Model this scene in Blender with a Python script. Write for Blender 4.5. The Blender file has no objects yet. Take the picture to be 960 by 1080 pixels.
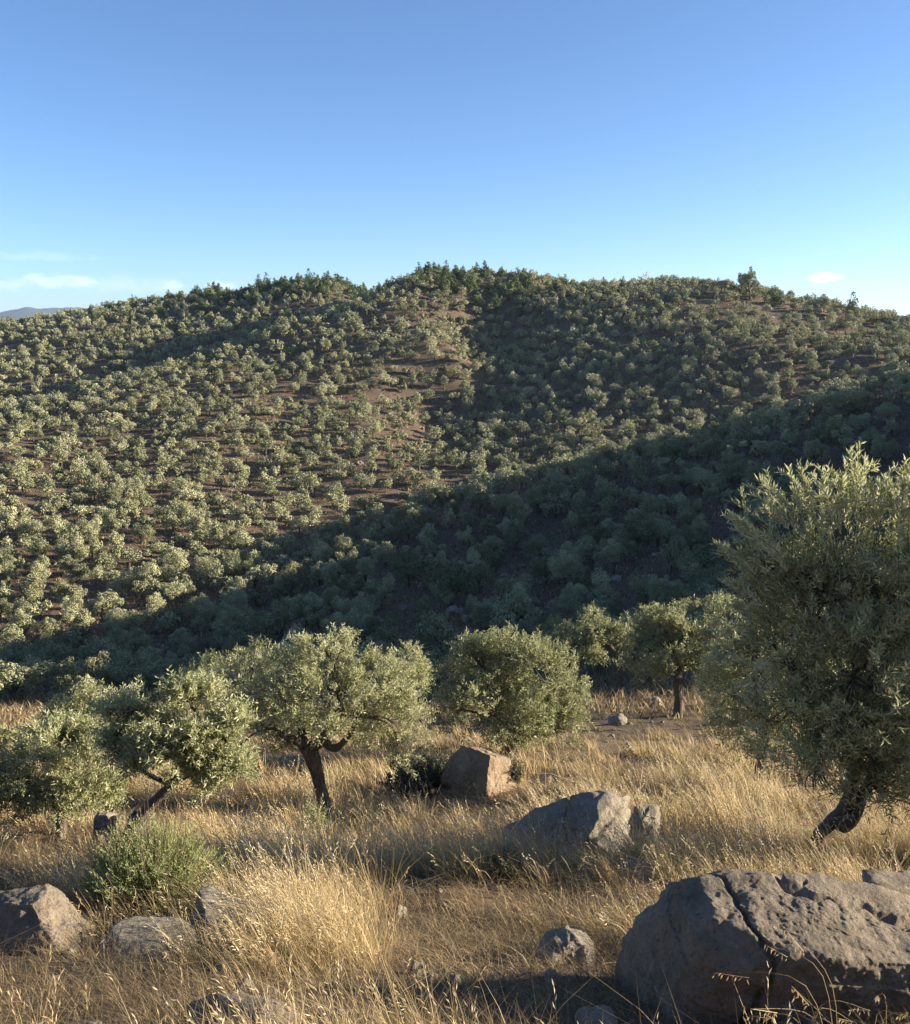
# ============================================================ basics
import bpy, math, random
import numpy as np
from mathutils import Vector, Matrix
R = math.radians
rng = np.random.default_rng(11)
random.seed(11)
SC = bpy.context.scene
COL = SC.collection

# camera model in the photograph's own 960 x 1080 pixels; the eye is the origin
F = 963.0
PITCH = math.atan((540 - 345) / F)
CP, SP = math.cos(PITCH), math.sin(PITCH)

def ray(px, py):
    a, b = (px - 480) / F, (540 - py) / F
    return np.array([a, CP + b * SP, -SP + b * CP])

def pt(px, py, Y):
    d = ray(px, py)
    return d * (Y / d[1])

def project(P):
    P = np.asarray(P, float)
    x, y, z = P[..., 0], P[..., 1], P[..., 2]
    dep = y * CP - z * SP
    up = y * SP + z * CP
    dd = np.where(dep > 0.05, dep, 0.05)
    return 480 + F * x / dd, 540 - F * up / dd, dep

# ------------------------------------------------------------ noise (vectorised gradient noise)
def _hash(ix, iy, iz, seed):
    h = (ix.astype(np.int64) * 374761393 + iy.astype(np.int64) * 668265263 + iz.astype(np.int64) * 2147483647 + seed * 1274126177) & 0xFFFFFFFF
    h = ((h ^ (h >> 13)) * 1274126177) & 0xFFFFFFFF
    h = ((h ^ (h >> 16)) * 2246822519) & 0xFFFFFFFF
    return h ^ (h >> 15)

_G = np.array([[1,1,0],[-1,1,0],[1,-1,0],[-1,-1,0],[1,0,1],[-1,0,1],[1,0,-1],[-1,0,-1],[0,1,1],[0,-1,1],[0,1,-1],[0,-1,-1]], float)

def noise(P, seed=0):
    P = np.asarray(P, float)
    i = np.floor(P).astype(np.int64)
    f = P - i
    u = f * f * f * (f * (f * 6 - 15) + 10)
    out = 0
    for dx in (0, 1):
        wx = u[..., 0] if dx else 1 - u[..., 0]
        for dy in (0, 1):
            wy = u[..., 1] if dy else 1 - u[..., 1]
            for dz in (0, 1):
                wz = u[..., 2] if dz else 1 - u[..., 2]
                g = _G[_hash(i[..., 0] + dx, i[..., 1] + dy, i[..., 2] + dz, seed) % 12]
                out = out + wx * wy * wz * (g[..., 0] * (f[..., 0] - dx) + g[..., 1] * (f[..., 1] - dy) + g[..., 2] * (f[..., 2] - dz))
    return out

def fbm(P, octaves=4, seed=0, gain=0.5, lac=2.03):
    P = np.asarray(P, float)
    a, s = 1.0, 0.0
    for k in range(octaves):
        s = s + a * noise(P, seed + k * 17)
        P = P * lac + 3.7
        a *= gain
    return s

def xyz(x, y, z=0.0):
    x = np.asarray(x, float)
    return np.stack([x, np.broadcast_to(y, x.shape), np.broadcast_to(z, x.shape)], -1)

# ============================================================ terrain
# the land through points (pixel x, pixel y, metres ahead) and free points (X, Y, Z)
CTRL_PX = [
    # near slope
    (-150,1080,3.4),(0,1080,3.4),(240,1080,3.4),(480,1080,3.4),(720,1080,3.4),(960,1080,3.4),(1150,1080,3.4),
    (0,1000,4.7),(240,1000,4.7),(480,1000,4.7),(720,1000,4.6),(960,1000,4.6),(-200,1000,4.7),(1200,1000,4.6),
    (0,940,6.4),(240,940,6.3),(480,940,6.2),(720,935,6.3),(960,930,6.4),(-250,940,6.4),(1250,930,6.4),
    (0,895,9.4),(150,884,9.5),(345,872,12.2),(60,860,11.4),(480,880,10.2),(620,900,8.4),(865,910,7.5),(1000,905,7.8),
    (0,850,12.6),(200,840,13.5),(480,835,14.2),(700,840,13.5),(850,845,12.5),(1000,850,12),(-300,850,12.6),(1300,850,12),
    (0,800,18),(200,800,18),(400,800,18),(535,800,18),(700,800,18),(850,800,17.5),(1000,800,17),
    (0,768,27),(200,768,26),(400,766,25),(600,766,25),(760,768,24),(900,770,23),(1100,770,22),(-300,770,27),
    (0,752,38),(150,748,40),(350,748,38),(500,740,39),(600,728,40),(700,712,42),(850,700,42),(1000,690,42),(-300,752,38),
    # valley floor
    (-300,735,62),(0,728,64),(150,720,66),(300,712,64),(400,702,64),(500,692,64),(600,680,64),(700,655,66),(820,630,68),(950,600,68),
    # dark slope below the right-hand spur
    (100,700,76),(200,676,84),(300,645,92),(400,606,99),(500,578,104),(600,560,104),(700,535,104),(800,495,106),(900,450,110),(960,425,113),
    (600,615,84),(700,592,84),(800,560,86),(900,520,90),(960,490,94),
    (500,528,127),(600,506,130),(700,480,134),(800,455,138),(900,427,145),(960,410,150),
    # hidden dip behind the spur
    (600,504,156),(700,484,164),(800,462,172),(900,434,178),(960,418,182),
    # long sunlit spur, left of the gully
    (-200,700,76),(0,690,84),(0,650,95),(100,660,92),(0,600,112),(100,600,113),(200,600,116),(300,590,122),(-200,600,110),
    (0,540,136),(100,540,140),(200,540,143),(300,540,147),(380,535,150),(-200,540,130),
    (0,490,165),(100,485,176),(200,480,178),(300,480,180),(400,470,188),(430,500,170),
    (0,452,200),(100,430,208),(200,420,214),(300,410,220),(400,400,226),(450,400,228),(480,370,242),
    (-100,448,210),(0,437,222),(100,411,234),(200,383,248),(300,346,264),(400,310,286),(-250,470,200),
    (300,375,246),(400,350,256),(450,322,272),(440,296,292),
    # gully
    (548,312,288),(505,385,251),(476,445,213),(448,505,168),(410,550,146),
    # dip behind that spur and the farther slope
    (0,440,246),(100,416,259),(200,390,272),(300,357,288),(380,326,304),
    (0,415,262),(100,392,276),(200,370,288),(0,375,300),(100,358,312),(200,345,318),(300,325,322),(-200,400,270),
    (0,347,350),(60,338,352),(100,329,354),(200,317,354),(300,305,350),(345,302,345),(405,322,335),(-200,356,350),
    # summit and right-hand hill
    (440,296,302),(500,294,302),(560,300,300),(600,305,298),(700,304,286),(760,308,274),(800,317,268),(850,329,258),(900,340,250),(960,350,243),(1100,362,235),
    (530,335,278),(580,340,264),(640,335,257),(700,340,246),(800,345,237),(900,354,231),
    (560,400,230),(600,390,228),(700,385,218),(800,380,210),(900,378,207),(960,374,207),
    (520,470,190),(560,450,197),(640,440,196),(700,430,197),(800,412,198),(900,398,199),
    (500,500,172),
]
CTRL_FREE = [
    # under and behind the camera
    (0,0,-1.65),(3,0,-1.7),(-3,0,-1.7),(0,-4,0.2),(8,0,-1.8),(-8,0,-1.6),(0,-15,5),(12,-12,4),(-12,-12,4),(0,-60,18),(60,-60,14),(-60,-60,18),
    (0,-400,30),(400,-300,20),(-400,-300,20),(0,-8000,-20),
    # right of the frame: the near slope goes on, the spur's unseen rise is shaped to shade the valley
    (14,4,-3.6),(14,10,-6.2),(14,16,-8.6),(25,8,-5.4),(25,16,-8.0),(25,25,-10.5),(45,14,-5.0),(45,0,-1),
    (40,36,-13),(60,40,-6.5),(60,60,-4),(88,34,7),(86,44,9.5),(85,56,12),(86,82,8.5),(100,113,3.5),(112,143,1),(125,178,-8),(140,60,14),(150,110,10),(180,160,2),(200,220,-8),
    (70,18,0.0),(110,20,9),(200,40,26),(300,100,30),(240,300,-8),
    # left of the frame
    (-14,4,-3.4),(-25,10,-6.2),(-30,25,-11),(-60,20,-12),(-60,45,-20),(-120,60,-28),(-150,150,-30),(-150,0,-6),(-250,100,-30),(-300,250,-20),(-250,330,-2),
    # beyond the ridges
    (0,420,-2),(-150,440,-10),(150,400,-6),(280,360,-6),(0,800,-30),(-500,700,-34),(500,700,-34),(0,7800,-30),(-5000,6000,-30),(5000,6000,-30),(8000,0,-30),(-8000,0,-30),(900,0,0),(-900,0,-20),
]

def _warp(X, Y):
    r = np.hypot(X, Y)
    return np.stack([np.arctan2(X, Y) * 1.6, np.log(r + 5.0)], -1)

def _build_tps():
    pts = [pt(*c) for c in CTRL_PX] + [np.array(c, float) for c in CTRL_FREE]
    P = np.array(pts)
    UV = _warp(P[:, 0], P[:, 1])
    # the same land on both sides of the seam behind the camera
    back = np.abs(UV[:, 0]) > 1.6 * 2.2
    m = UV[back].copy(); m[:, 0] -= np.sign(m[:, 0] + 1e-9) * 2 * math.pi * 1.6
    UV = np.vstack([UV, m]); Z = np.concatenate([P[:, 2], P[back, 2]])
    n = len(UV)
    d2 = ((UV[:, None] - UV[None]) ** 2).sum(-1)
    K = 0.5 * d2 * np.log(d2 + 1e-12) + np.eye(n) * 2.5e-4
    A = np.zeros((n + 3, n + 3)); A[:n, :n] = K
    A[:n, n] = 1; A[:n, n + 1:] = UV; A[n, :n] = 1; A[n + 1:, :n] = UV.T
    b = np.zeros(n + 3); b[:n] = Z
    return UV, np.linalg.solve(A, b)
_UV, _W = _build_tps()

def land(X, Y):
    X = np.asarray(X, float); Y = np.asarray(Y, float)
    shp = np.broadcast(X, Y).shape
    Q = _warp(np.broadcast_to(X, shp).ravel(), np.broadcast_to(Y, shp).ravel())
    out = np.empty(len(Q)); n = len(_UV)
    for s in range(0, len(Q), 20000):
        q = Q[s:s + 20000]
        d2 = (q[:, None, 0] - _UV[None, :, 0]) ** 2 + (q[:, None, 1] - _UV[None, :, 1]) ** 2
        out[s:s + 20000] = (0.5 * d2 * np.log(d2 + 1e-12)) @ _W[:n] + _W[n] + q @ _W[n + 1:]
    return out.reshape(shp)

def ground(X, Y):
    """the land with its bumps: terraces of a hand's height nearby, metre-high swells far off"""
    X = np.asarray(X, float); Y = np.asarray(Y, float)
    r = np.hypot(X, Y)
    z = land(X, Y)
    near = np.clip(r / 6.0, 0.3, 1) * np.clip(1.6 - r / 60, 0, 1)
    z = z + near * (0.10 * fbm(xyz(X * 0.55, Y * 0.55), 3, 5) + 0.045 * fbm(xyz(X * 2.1, Y * 2.1), 3, 9))
    far = np.clip((r - 30) / 60, 0, 1) * np.clip(2 - r / 500, 0, 1)
    z = z + far * (1.3 * fbm(xyz(X * 0.035, Y * 0.035), 3, 21) + 0.35 * fbm(xyz(X * 0.16, Y * 0.16), 2, 33))
    return z

def at(px, py, tmax=420.0):
    """where the line of sight through a pixel of the photograph first meets the land"""
    d = ray(px, py)
    t = np.geomspace(1.5, tmax, 3000)
    below = d[2] * t < ground(d[0] * t, d[1] * t)
    k = int(np.argmax(below)) if below.any() else len(t) - 1
    a, b = t[max(k - 1, 0)], t[k]
    for _ in range(3):
        s = np.linspace(a, b, 12)
        bb = d[2] * s < ground(d[0] * s, d[1] * s)
        j = int(np.argmax(bb)) if bb.any() else 11
        a, b = s[max(j - 1, 0)], s[j]
    return d * b

def drop(X, Y):
    return np.array([X, Y, float(ground(np.array([X]), np.array([Y]))[0])])

# ============================================================ mesh helpers
def unit(v):
    v = np.asarray(v, float)
    return v / np.maximum(np.linalg.norm(v, axis=-1, keepdims=True), 1e-9)

class Geo:
    """collects pieces; verts, polygons (lists of arrays of one polygon size each), a tint per vertex and a material slot per face"""
    def __init__(self):
        self.V, self.T, self.P, self.n = [], [], [], 0
    def add(self, V, polys, tint=0.5, slot=0):
        V = np.asarray(V, float).reshape(-1, 3)
        self.V.append(V)
        self.T.append(np.broadcast_to(np.asarray(tint, float), (len(V),)).copy())
        for p in (polys if isinstance(polys, list) else [polys]):
            p = np.asarray(p, np.int64)
            if len(p):
                self.P.append((p + self.n, slot))
        self.n += len(V)
    def mesh(self, name, mats, origin=(0, 0, 0), smooth=False):
        V = np.vstack(self.V) - np.asarray(origin, float)
        me = bpy.data.meshes.new(name)
        me.vertices.add(len(V)); me.vertices.foreach_set('co', V.astype(np.float32).ravel())
        loops = np.concatenate([p.ravel() for p, s in self.P])
        sizes = np.concatenate([np.full(len(p), p.shape[1]) for p, s in self.P])
        slots = np.concatenate([np.full(len(p), s) for p, s in self.P])
        me.loops.add(len(loops)); me.loops.foreach_set('vertex_index', loops.astype(np.int32))
        me.polygons.add(len(sizes))
        me.polygons.foreach_set('loop_start', (np.cumsum(sizes) - sizes).astype(np.int32))
        for m in (mats if isinstance(mats, (list, tuple)) else [mats]):
            me.materials.append(m)
        me.polygons.foreach_set('material_index', slots.astype(np.int32))
        me.polygons.foreach_set('use_smooth', np.full(len(sizes), bool(smooth)))
        a = me.attributes.new('tint', 'FLOAT', 'POINT')
        a.data.foreach_set('value', np.concatenate(self.T).astype(np.float32))
        me.update(calc_edges=True)
        return me

def link(name, data, parent=None, loc=None):
    o = bpy.data.objects.new(name, data)
    COL.objects.link(o)
    if parent is not None:
        o.parent = parent
    if loc is not None:
        o.location = loc
    return o

def tag(o, label=None, cat=None, group=None, kind=None):
    for k, v in (('label', label), ('category', cat), ('group', group), ('kind', kind)):
        if v:
            o[k] = v
    return o

def thing(name, loc, label, cat, group=None):
    return tag(link(name, None, loc=loc), label, cat, group)

# ============================================================ materials
def new_mat(name):
    m = bpy.data.materials.new(name); m.use_nodes = True
    nt = m.node_tree; nt.nodes.clear()
    return m, nt, nt.nodes, nt.links

def N(nt, typ, **kw):
    n = nt.nodes.new(typ)
    for k, v in kw.items():
        setattr(n, k, v)
    return n

def ramp(nt, stops, src):
    n = nt.nodes.new('ShaderNodeValToRGB')
    e = n.color_ramp.elements
    while len(e) < len(stops):
        e.new(0.5)
    for el, (p, c) in zip(e, stops):
        el.position = p; el.color = (*c, 1)
    nt.links.new(src, n.inputs[0])
    return n.outputs[0]

def leaf_mat(name, stops, rough=0.5, trans=0.3, spec=0.4, vary=0.25):
    m, nt, nd, lk = new_mat(name)
    at_ = N(nt, 'ShaderNodeAttribute', attribute_name='tint')
    oi = N(nt, 'ShaderNodeObjectInfo')
    ma = N(nt, 'ShaderNodeMath', operation='MULTIPLY_ADD')
    lk.new(oi.outputs['Random'], ma.inputs[0]); ma.inputs[1].default_value = vary; ma.inputs[2].default_value = -vary / 2
    ad = N(nt, 'ShaderNodeMath', operation='ADD', use_clamp=True)
    lk.new(ma.outputs[0], ad.inputs[0]); lk.new(at_.outputs['Fac'], ad.inputs[1])
    c = ramp(nt, stops, ad.outputs[0])
    b = N(nt, 'ShaderNodeBsdfPrincipled')
    lk.new(c, b.inputs['Base Color']); b.inputs['Roughness'].default_value = rough
    b.inputs['Specular IOR Level'].default_value = spec
    t = N(nt, 'ShaderNodeBsdfTranslucent'); lk.new(c, t.inputs['Color'])
    mx = N(nt, 'ShaderNodeMixShader'); mx.inputs[0].default_value = trans
    lk.new(b.outputs[0], mx.inputs[1]); lk.new(t.outputs[0], mx.inputs[2])
    o = N(nt, 'ShaderNodeOutputMaterial'); lk.new(mx.outputs[0], o.inputs[0])
    return m

def tex_noise(nt, scale, detail=6, rough=0.6, vec=None, dist=0.0):
    n = N(nt, 'ShaderNodeTexNoise')
    n.inputs['Scale'].default_value = scale; n.inputs['Detail'].default_value = detail
    n.inputs['Roughness'].default_value = rough; n.inputs['Distortion'].default_value = dist
    if vec is not None:
        nt.links.new(vec, n.inputs['Vector'])
    return n.outputs['Fac']

def mixc(nt, fac, a, b, mode='MIX'):
    n = N(nt, 'ShaderNodeMix', data_type='RGBA', blend_type=mode)
    for sock, v in ((n.inputs[0], fac), (n.inputs[6], a), (n.inputs[7], b)):
        if hasattr(v, 'is_linked'):
            nt.links.new(v, sock)
        else:
            sock.default_value = (*v, 1) if isinstance(v, tuple) else v
    return n.outputs[2]

def surf(nt, col, rough, bump=None, bump_strength=0.5, bump_dist=0.02, spec=0.3):
    b = N(nt, 'ShaderNodeBsdfPrincipled')
    nt.links.new(col, b.inputs['Base Color']); b.inputs['Roughness'].default_value = rough
    b.inputs['Specular IOR Level'].default_value = spec
    if bump is not None:
        bp = N(nt, 'ShaderNodeBump'); bp.inputs['Strength'].default_value = bump_strength; bp.inputs['Distance'].default_value = bump_dist
        nt.links.new(bump, bp.inputs['Height']); nt.links.new(bp.outputs[0], b.inputs['Normal'])
    o = N(nt, 'ShaderNodeOutputMaterial'); nt.links.new(b.outputs[0], o.inputs[0])

def mathn(nt, op, a, b=None, clamp=False):
    n = N(nt, 'ShaderNodeMath', operation=op, use_clamp=clamp)
    for s, v in zip(n.inputs, (a, b)):
        if v is None:
            continue
        if hasattr(v, 'is_linked'):
            nt.links.new(v, s)
        else:
            s.default_value = v
    return n.outputs[0]

M = {}
M['olive'] = leaf_mat('olive_leaf', [(0.0, (0.09, 0.10, 0.042)), (0.45, (0.27, 0.284, 0.133)), (0.8, (0.46, 0.46, 0.242)), (1.0, (0.59, 0.58, 0.37))], 0.45, 0.42, 0.45)
M['olive_far'] = leaf_mat('olive_foliage_far', [(0.0, (0.10, 0.112, 0.055)), (0.5, (0.275, 0.28, 0.15)), (1.0, (0.47, 0.455, 0.27))], 0.6, 0.12, 0.3, 0.6)
M['pine'] = leaf_mat('pine_needles', [(0.0, (0.03, 0.048, 0.016)), (0.6, (0.10, 0.135, 0.042)), (1.0, (0.17, 0.20, 0.07))], 0.6, 0.15, 0.3, 0.3)
M['herb'] = leaf_mat('herb_leaf', [(0.0, (0.11, 0.13, 0.045)), (0.5, (0.28, 0.31, 0.115)), (1.0, (0.46, 0.47, 0.23))], 0.55, 0.3, 0.3, 0.1)
M['greyshrub'] = leaf_mat('grey_shrub_leaf', [(0.0, (0.045, 0.05, 0.03)), (0.6, (0.12, 0.125, 0.075)), (1.0, (0.2, 0.2, 0.12))], 0.6, 0.25, 0.3, 0.1)
M['grass'] = leaf_mat('dry_grass_blade', [(0.0, (0.09, 0.064, 0.038)), (0.3, (0.215, 0.155, 0.085)), (0.6, (0.43, 0.32, 0.155)), (0.85, (0.60, 0.47, 0.25)), (1.0, (0.70, 0.60, 0.40))], 0.55, 0.35, 0.3, 0.0)

def ground_mat():
    m, nt, nd, lk = new_mat('dry_hillside_soil')
    g = N(nt, 'ShaderNodeNewGeometry').outputs['Position']
    big = tex_noise(nt, 0.028, 5, 0.6, g)
    mid = tex_noise(nt, 0.22, 6, 0.65, g)
    fine = tex_noise(nt, 3.2, 8, 0.7, g)
    grit = tex_noise(nt, 38.0, 5, 0.7, g)
    soil = ramp(nt, [(0.25, (0.085, 0.062, 0.044)), (0.55, (0.16, 0.12, 0.084)), (0.8, (0.24, 0.188, 0.134))], fine)
    straw = ramp(nt, [(0.3, (0.16, 0.115, 0.065)), (0.7, (0.33, 0.25, 0.14))], grit)
    at_ = N(nt, 'ShaderNodeAttribute', attribute_name='tint').outputs['Fac']     # how much dead grass covers the soil
    k = mathn(nt, 'ADD', mathn(nt, 'MULTIPLY', mid, 1.1), mathn(nt, 'MULTIPLY', big, 0.9))
    k = mathn(nt, 'ADD', k, at_)
    k = mathn(nt, 'MULTIPLY', mathn(nt, 'SUBTRACT', k, 1.28), 3.2, True)
    c = mixc(nt, k, soil, straw)
    c = mixc(nt, mathn(nt, 'MULTIPLY', grit, 0.55), c, (0.07, 0.048, 0.032))
    surf(nt, c, 0.95, mathn(nt, 'ADD', fine, mathn(nt, 'MULTIPLY', grit, 0.35)), 0.8, 0.06, 0.1)
    return m
M['ground'] = ground_mat()

def rock_mat(name, dark, mid, pale, lichen=0.5, scale=1.0, rust=None):
    m, nt, nd, lk = new_mat(name)
    g = N(nt, 'ShaderNodeTexCoord').outputs['Object']
    n1 = tex_noise(nt, 2.2 * scale, 9, 0.68, g, 0.4)
    n2 = tex_noise(nt, 11 * scale, 8, 0.72, g)
    n3 = tex_noise(nt, 60 * scale, 5, 0.7, g)
    c = ramp(nt, [(0.28, dark), (0.5, mid), (0.74, pale)], mathn(nt, 'ADD', mathn(nt, 'MULTIPLY', n1, 0.55), mathn(nt, 'MULTIPLY', n2, 0.45)))
    v = N(nt, 'ShaderNodeTexVoronoi', feature='F1'); v.inputs['Scale'].default_value = 5.2 * scale; v.inputs['Randomness'].default_value = 1
    wv = N(nt, 'ShaderNodeVectorMath', operation='MULTIPLY_ADD')
    nv = N(nt, 'ShaderNodeTexNoise'); nv.inputs['Scale'].default_value = 9 * scale; nv.inputs['Detail'].default_value = 5
    lk.new(g, nv.inputs['Vector']); lk.new(nv.outputs['Color'], wv.inputs[0]); wv.inputs[1].default_value = (0.22 / scale,) * 3; lk.new(g, wv.inputs[2])
    lk.new(wv.outputs[0], v.inputs['Vector'])
    spot = ramp(nt, [(0.10, (1, 1, 1)), (0.26, (0, 0, 0))], v.outputs['Distance'])
    pick = ramp(nt, [(0.52, (0, 0, 0)), (0.60, (1, 1, 1))], n2)
    c = mixc(nt, mathn(nt, 'MULTIPLY', mathn(nt, 'MULTIPLY', spot, pick), lichen), c, (0.40, 0.385, 0.33))
    c = mixc(nt, mathn(nt, 'MULTIPLY', ramp(nt, [(0.56, (0, 0, 0)), (0.68, (1, 1, 1))], n1), 0.6 if rust else 0.3), c, rust or (0.24, 0.17, 0.10))
    c = mixc(nt, mathn(nt, 'MULTIPLY', ramp(nt, [(0.36, (1, 1, 1)), (0.46, (0, 0, 0))], n3), 0.6), c, (0.05, 0.045, 0.04))
    h = mathn(nt, 'ADD', mathn(nt, 'MULTIPLY', n2, 1.0), mathn(nt, 'MULTIPLY', n3, 0.35))
    surf(nt, c, 0.9, h, 0.9, 0.035, 0.2)
    return m
M['rock_grey'] = rock_mat('weathered_grey_stone', (0.07, 0.055, 0.039), (0.205, 0.165, 0.118), (0.37, 0.31, 0.23), 0.8)
M['rock_pale'] = rock_mat('pale_limestone', (0.10, 0.083, 0.061), (0.26, 0.225, 0.17), (0.43, 0.38, 0.30), 0.4, 1.6)
M['rock_red'] = rock_mat('rusty_brown_stone', (0.09, 0.062, 0.04), (0.25, 0.185, 0.12), (0.42, 0.34, 0.235), 0.3, 1.4, (0.27, 0.16, 0.085))

def bark_mat():
    m, nt, nd, lk = new_mat('olive_bark')
    g = N(nt, 'ShaderNodeTexCoord').outputs['Object']
    mp = N(nt, 'ShaderNodeMapping'); mp.inputs['Scale'].default_value = (1, 1, 0.25); lk.new(g, mp.inputs[0])
    a = tex_noise(nt, 28, 8, 0.7, mp.outputs[0], 0.6); b = tex_noise(nt, 6, 5, 0.6, g)
    c = ramp(nt, [(0.3, (0.04, 0.032, 0.024)), (0.55, (0.135, 0.11, 0.083)), (0.8, (0.30, 0.26, 0.205))], mathn(nt, 'ADD', mathn(nt, 'MULTIPLY', a, 0.7), mathn(nt, 'MULTIPLY', b, 0.3)))
    surf(nt, c, 0.9, a, 1.0, 0.03, 0.2)
    return m
M['bark'] = bark_mat()

def simple_mat(name, c0, c1, scale, rough=0.9):
    m, nt, nd, lk = new_mat(name)
    g = N(nt, 'ShaderNodeNewGeometry').outputs['Position']
    surf(nt, ramp(nt, [(0.3, c0), (0.7, c1)], tex_noise(nt, scale, 8, 0.65, g)), rough)
    return m
M['mountain'] = simple_mat('far_wooded_mountain', (0.02, 0.032, 0.02), (0.05, 0.058, 0.035), 0.012)
M['deadwood'] = simple_mat('dead_twigs', (0.05, 0.036, 0.025), (0.17, 0.125, 0.085), 20)

# ============================================================ ground
def build_ground():
    az = np.concatenate([np.linspace(-180, -44, 50)[:-1], np.linspace(-44, 44, 620), np.linspace(44, 180, 90)[1:]]) * math.pi / 180
    r = np.concatenate([np.geomspace(0.6, 400, 560), np.geomspace(400, 8600, 30)[1:]])
    A, Rr = np.meshgrid(az, r)
    X, Y = Rr * np.sin(A), Rr * np.cos(A)
    Z = ground(X, Y)
    n = len(az)
    i, j = np.meshgrid(np.arange(len(r) - 1), np.arange(n - 1), indexing='ij')
    q = np.stack([i * n + j, i * n + j + 1, (i + 1) * n + j + 1, (i + 1) * n + j], -1).reshape(-1, 4)
    # dead grass cover: thick on the slope underfoot and on the sunlit spur, thin on the others
    P = xyz(X, Y, Z)
    px, py, dep = project(P)
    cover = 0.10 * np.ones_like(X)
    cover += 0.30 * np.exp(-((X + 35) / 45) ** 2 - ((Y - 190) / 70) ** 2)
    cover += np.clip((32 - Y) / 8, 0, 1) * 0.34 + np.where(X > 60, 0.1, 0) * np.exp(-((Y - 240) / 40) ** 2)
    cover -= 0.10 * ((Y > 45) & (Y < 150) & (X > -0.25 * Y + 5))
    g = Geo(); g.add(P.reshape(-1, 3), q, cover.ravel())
    o = link('ground', g.mesh('ground', M['ground'], smooth=True))
    tag(o, 'dry brown olive-grove hillsides and valley', None, None, 'structure')
build_ground()

def build_mountain():
    xs = np.linspace(-5200, -1500, 180); ys = np.linspace(6300, 7900, 60)
    X, Y = np.meshgrid(xs, ys)
    prof_px = np.array([-150, -60, 0, 15, 30, 45, 62, 80, 110, 150, 200, 260])
    prof_py = np.array([326, 329, 331, 327.5, 325, 326, 325.5, 325, 326, 330, 336, 340])
    px = 480 + F * X / (Y * CP)
    target = np.interp(px, prof_px, prof_py)
    top = 7000 * np.tan((345 - target) / F)
    fall = np.clip(1 - np.abs(Y - 7000) / 800, 0, 1)
    Z = -40 + (top + 40) * fall ** 0.8 + 14 * fbm(xyz(X * 0.006, Y * 0.006), 4, 3) * fall
    n = len(xs)
    i, j = np.meshgrid(np.arange(len(ys) - 1), np.arange(n - 1), indexing='ij')
    q = np.stack([i * n + j, i * n + j + 1, (i + 1) * n + j + 1, (i + 1) * n + j], -1).reshape(-1, 4)
    g = Geo(); g.add(xyz(X, Y, Z).reshape(-1, 3), q)
    tag(link('distant_mountain', g.mesh('distant_mountain', M['mountain'], smooth=True)), 'distant blue mountain', None, None, 'structure')
build_mountain()

# ============================================================ plants: building blocks
def leaves(g, B, D, L, W, tint, Nrm=None):
    """one folded four-cornered leaf each: base B, direction D, length L, width W"""
    n = len(B)
    if n == 0:
        return
    rnd = unit(rng.normal(size=(n, 3))) if Nrm is None else Nrm
    S = unit(np.cross(D, rnd))
    U = unit(np.cross(S, D))
    L = np.broadcast_to(L, n)[:, None]; W = np.broadcast_to(W, n)[:, None]
    mid = B + D * L * 0.45
    fold = U * W * 0.22
    V = np.stack([B, mid + S * W * 0.5 + fold, B + D * L - U * L * 0.06, mid - S * W * 0.5 + fold], 1)
    q = np.arange(n * 4).reshape(n, 4)
    g.add(V.reshape(-1, 3), q, np.repeat(np.broadcast_to(tint, n), 4))

def twigs(g, stems, P, D, length, k, ll, lw, tint, spread=0.85, stem_r=0.0):
    """leafy shoots: k leaves in spirals along each"""
    n = len(P)
    length = np.broadcast_to(length, n)
    ref = unit(rng.normal(size=(n, 3)))
    S = unit(np.cross(D, ref)); T = unit(np.cross(D, S))
    sag = np.array([0, 0, -1.0])
    for j in range(k):
        f = (j + rng.random(n)) / k
        a = j * 2.4 + rng.random(n) * 0.8
        side = S * np.cos(a)[:, None] + T * np.sin(a)[:, None]
        B = P + D * (f * length)[:, None] + sag * (0.18 * length * f * f)[:, None]
        ld = unit(D * (1.0 - spread * 0.35) + side * spread + np.array([0, 0, 0.12]) + rng.normal(size=(n, 3)) * 0.22)
        leaves(g, B, ld, ll * rng.uniform(0.65, 1.2, n), lw * rng.uniform(0.75, 1.2, n), np.clip(tint + rng.normal(size=n) * 0.16, 0, 1))
    if stems is not None and stem_r > 0:
        E = P + D * length[:, None] + sag * (0.18 * length)[:, None]
        n0 = P - D * (0.5 * length)[:, None]
        V = np.stack([n0 + S * stem_r, n0 - S * stem_r * 0.5 + T * stem_r * 0.86, n0 - S * stem_r * 0.5 - T * stem_r * 0.86, E], 1)
        b = np.arange(n)[:, None] * 4
        tri = np.concatenate([b + np.array([[0, 1, 3]]), b + np.array([[1, 2, 3]]), b + np.array([[2, 0, 3]])])
        stems.add(V.reshape(-1, 3), tri)

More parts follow.
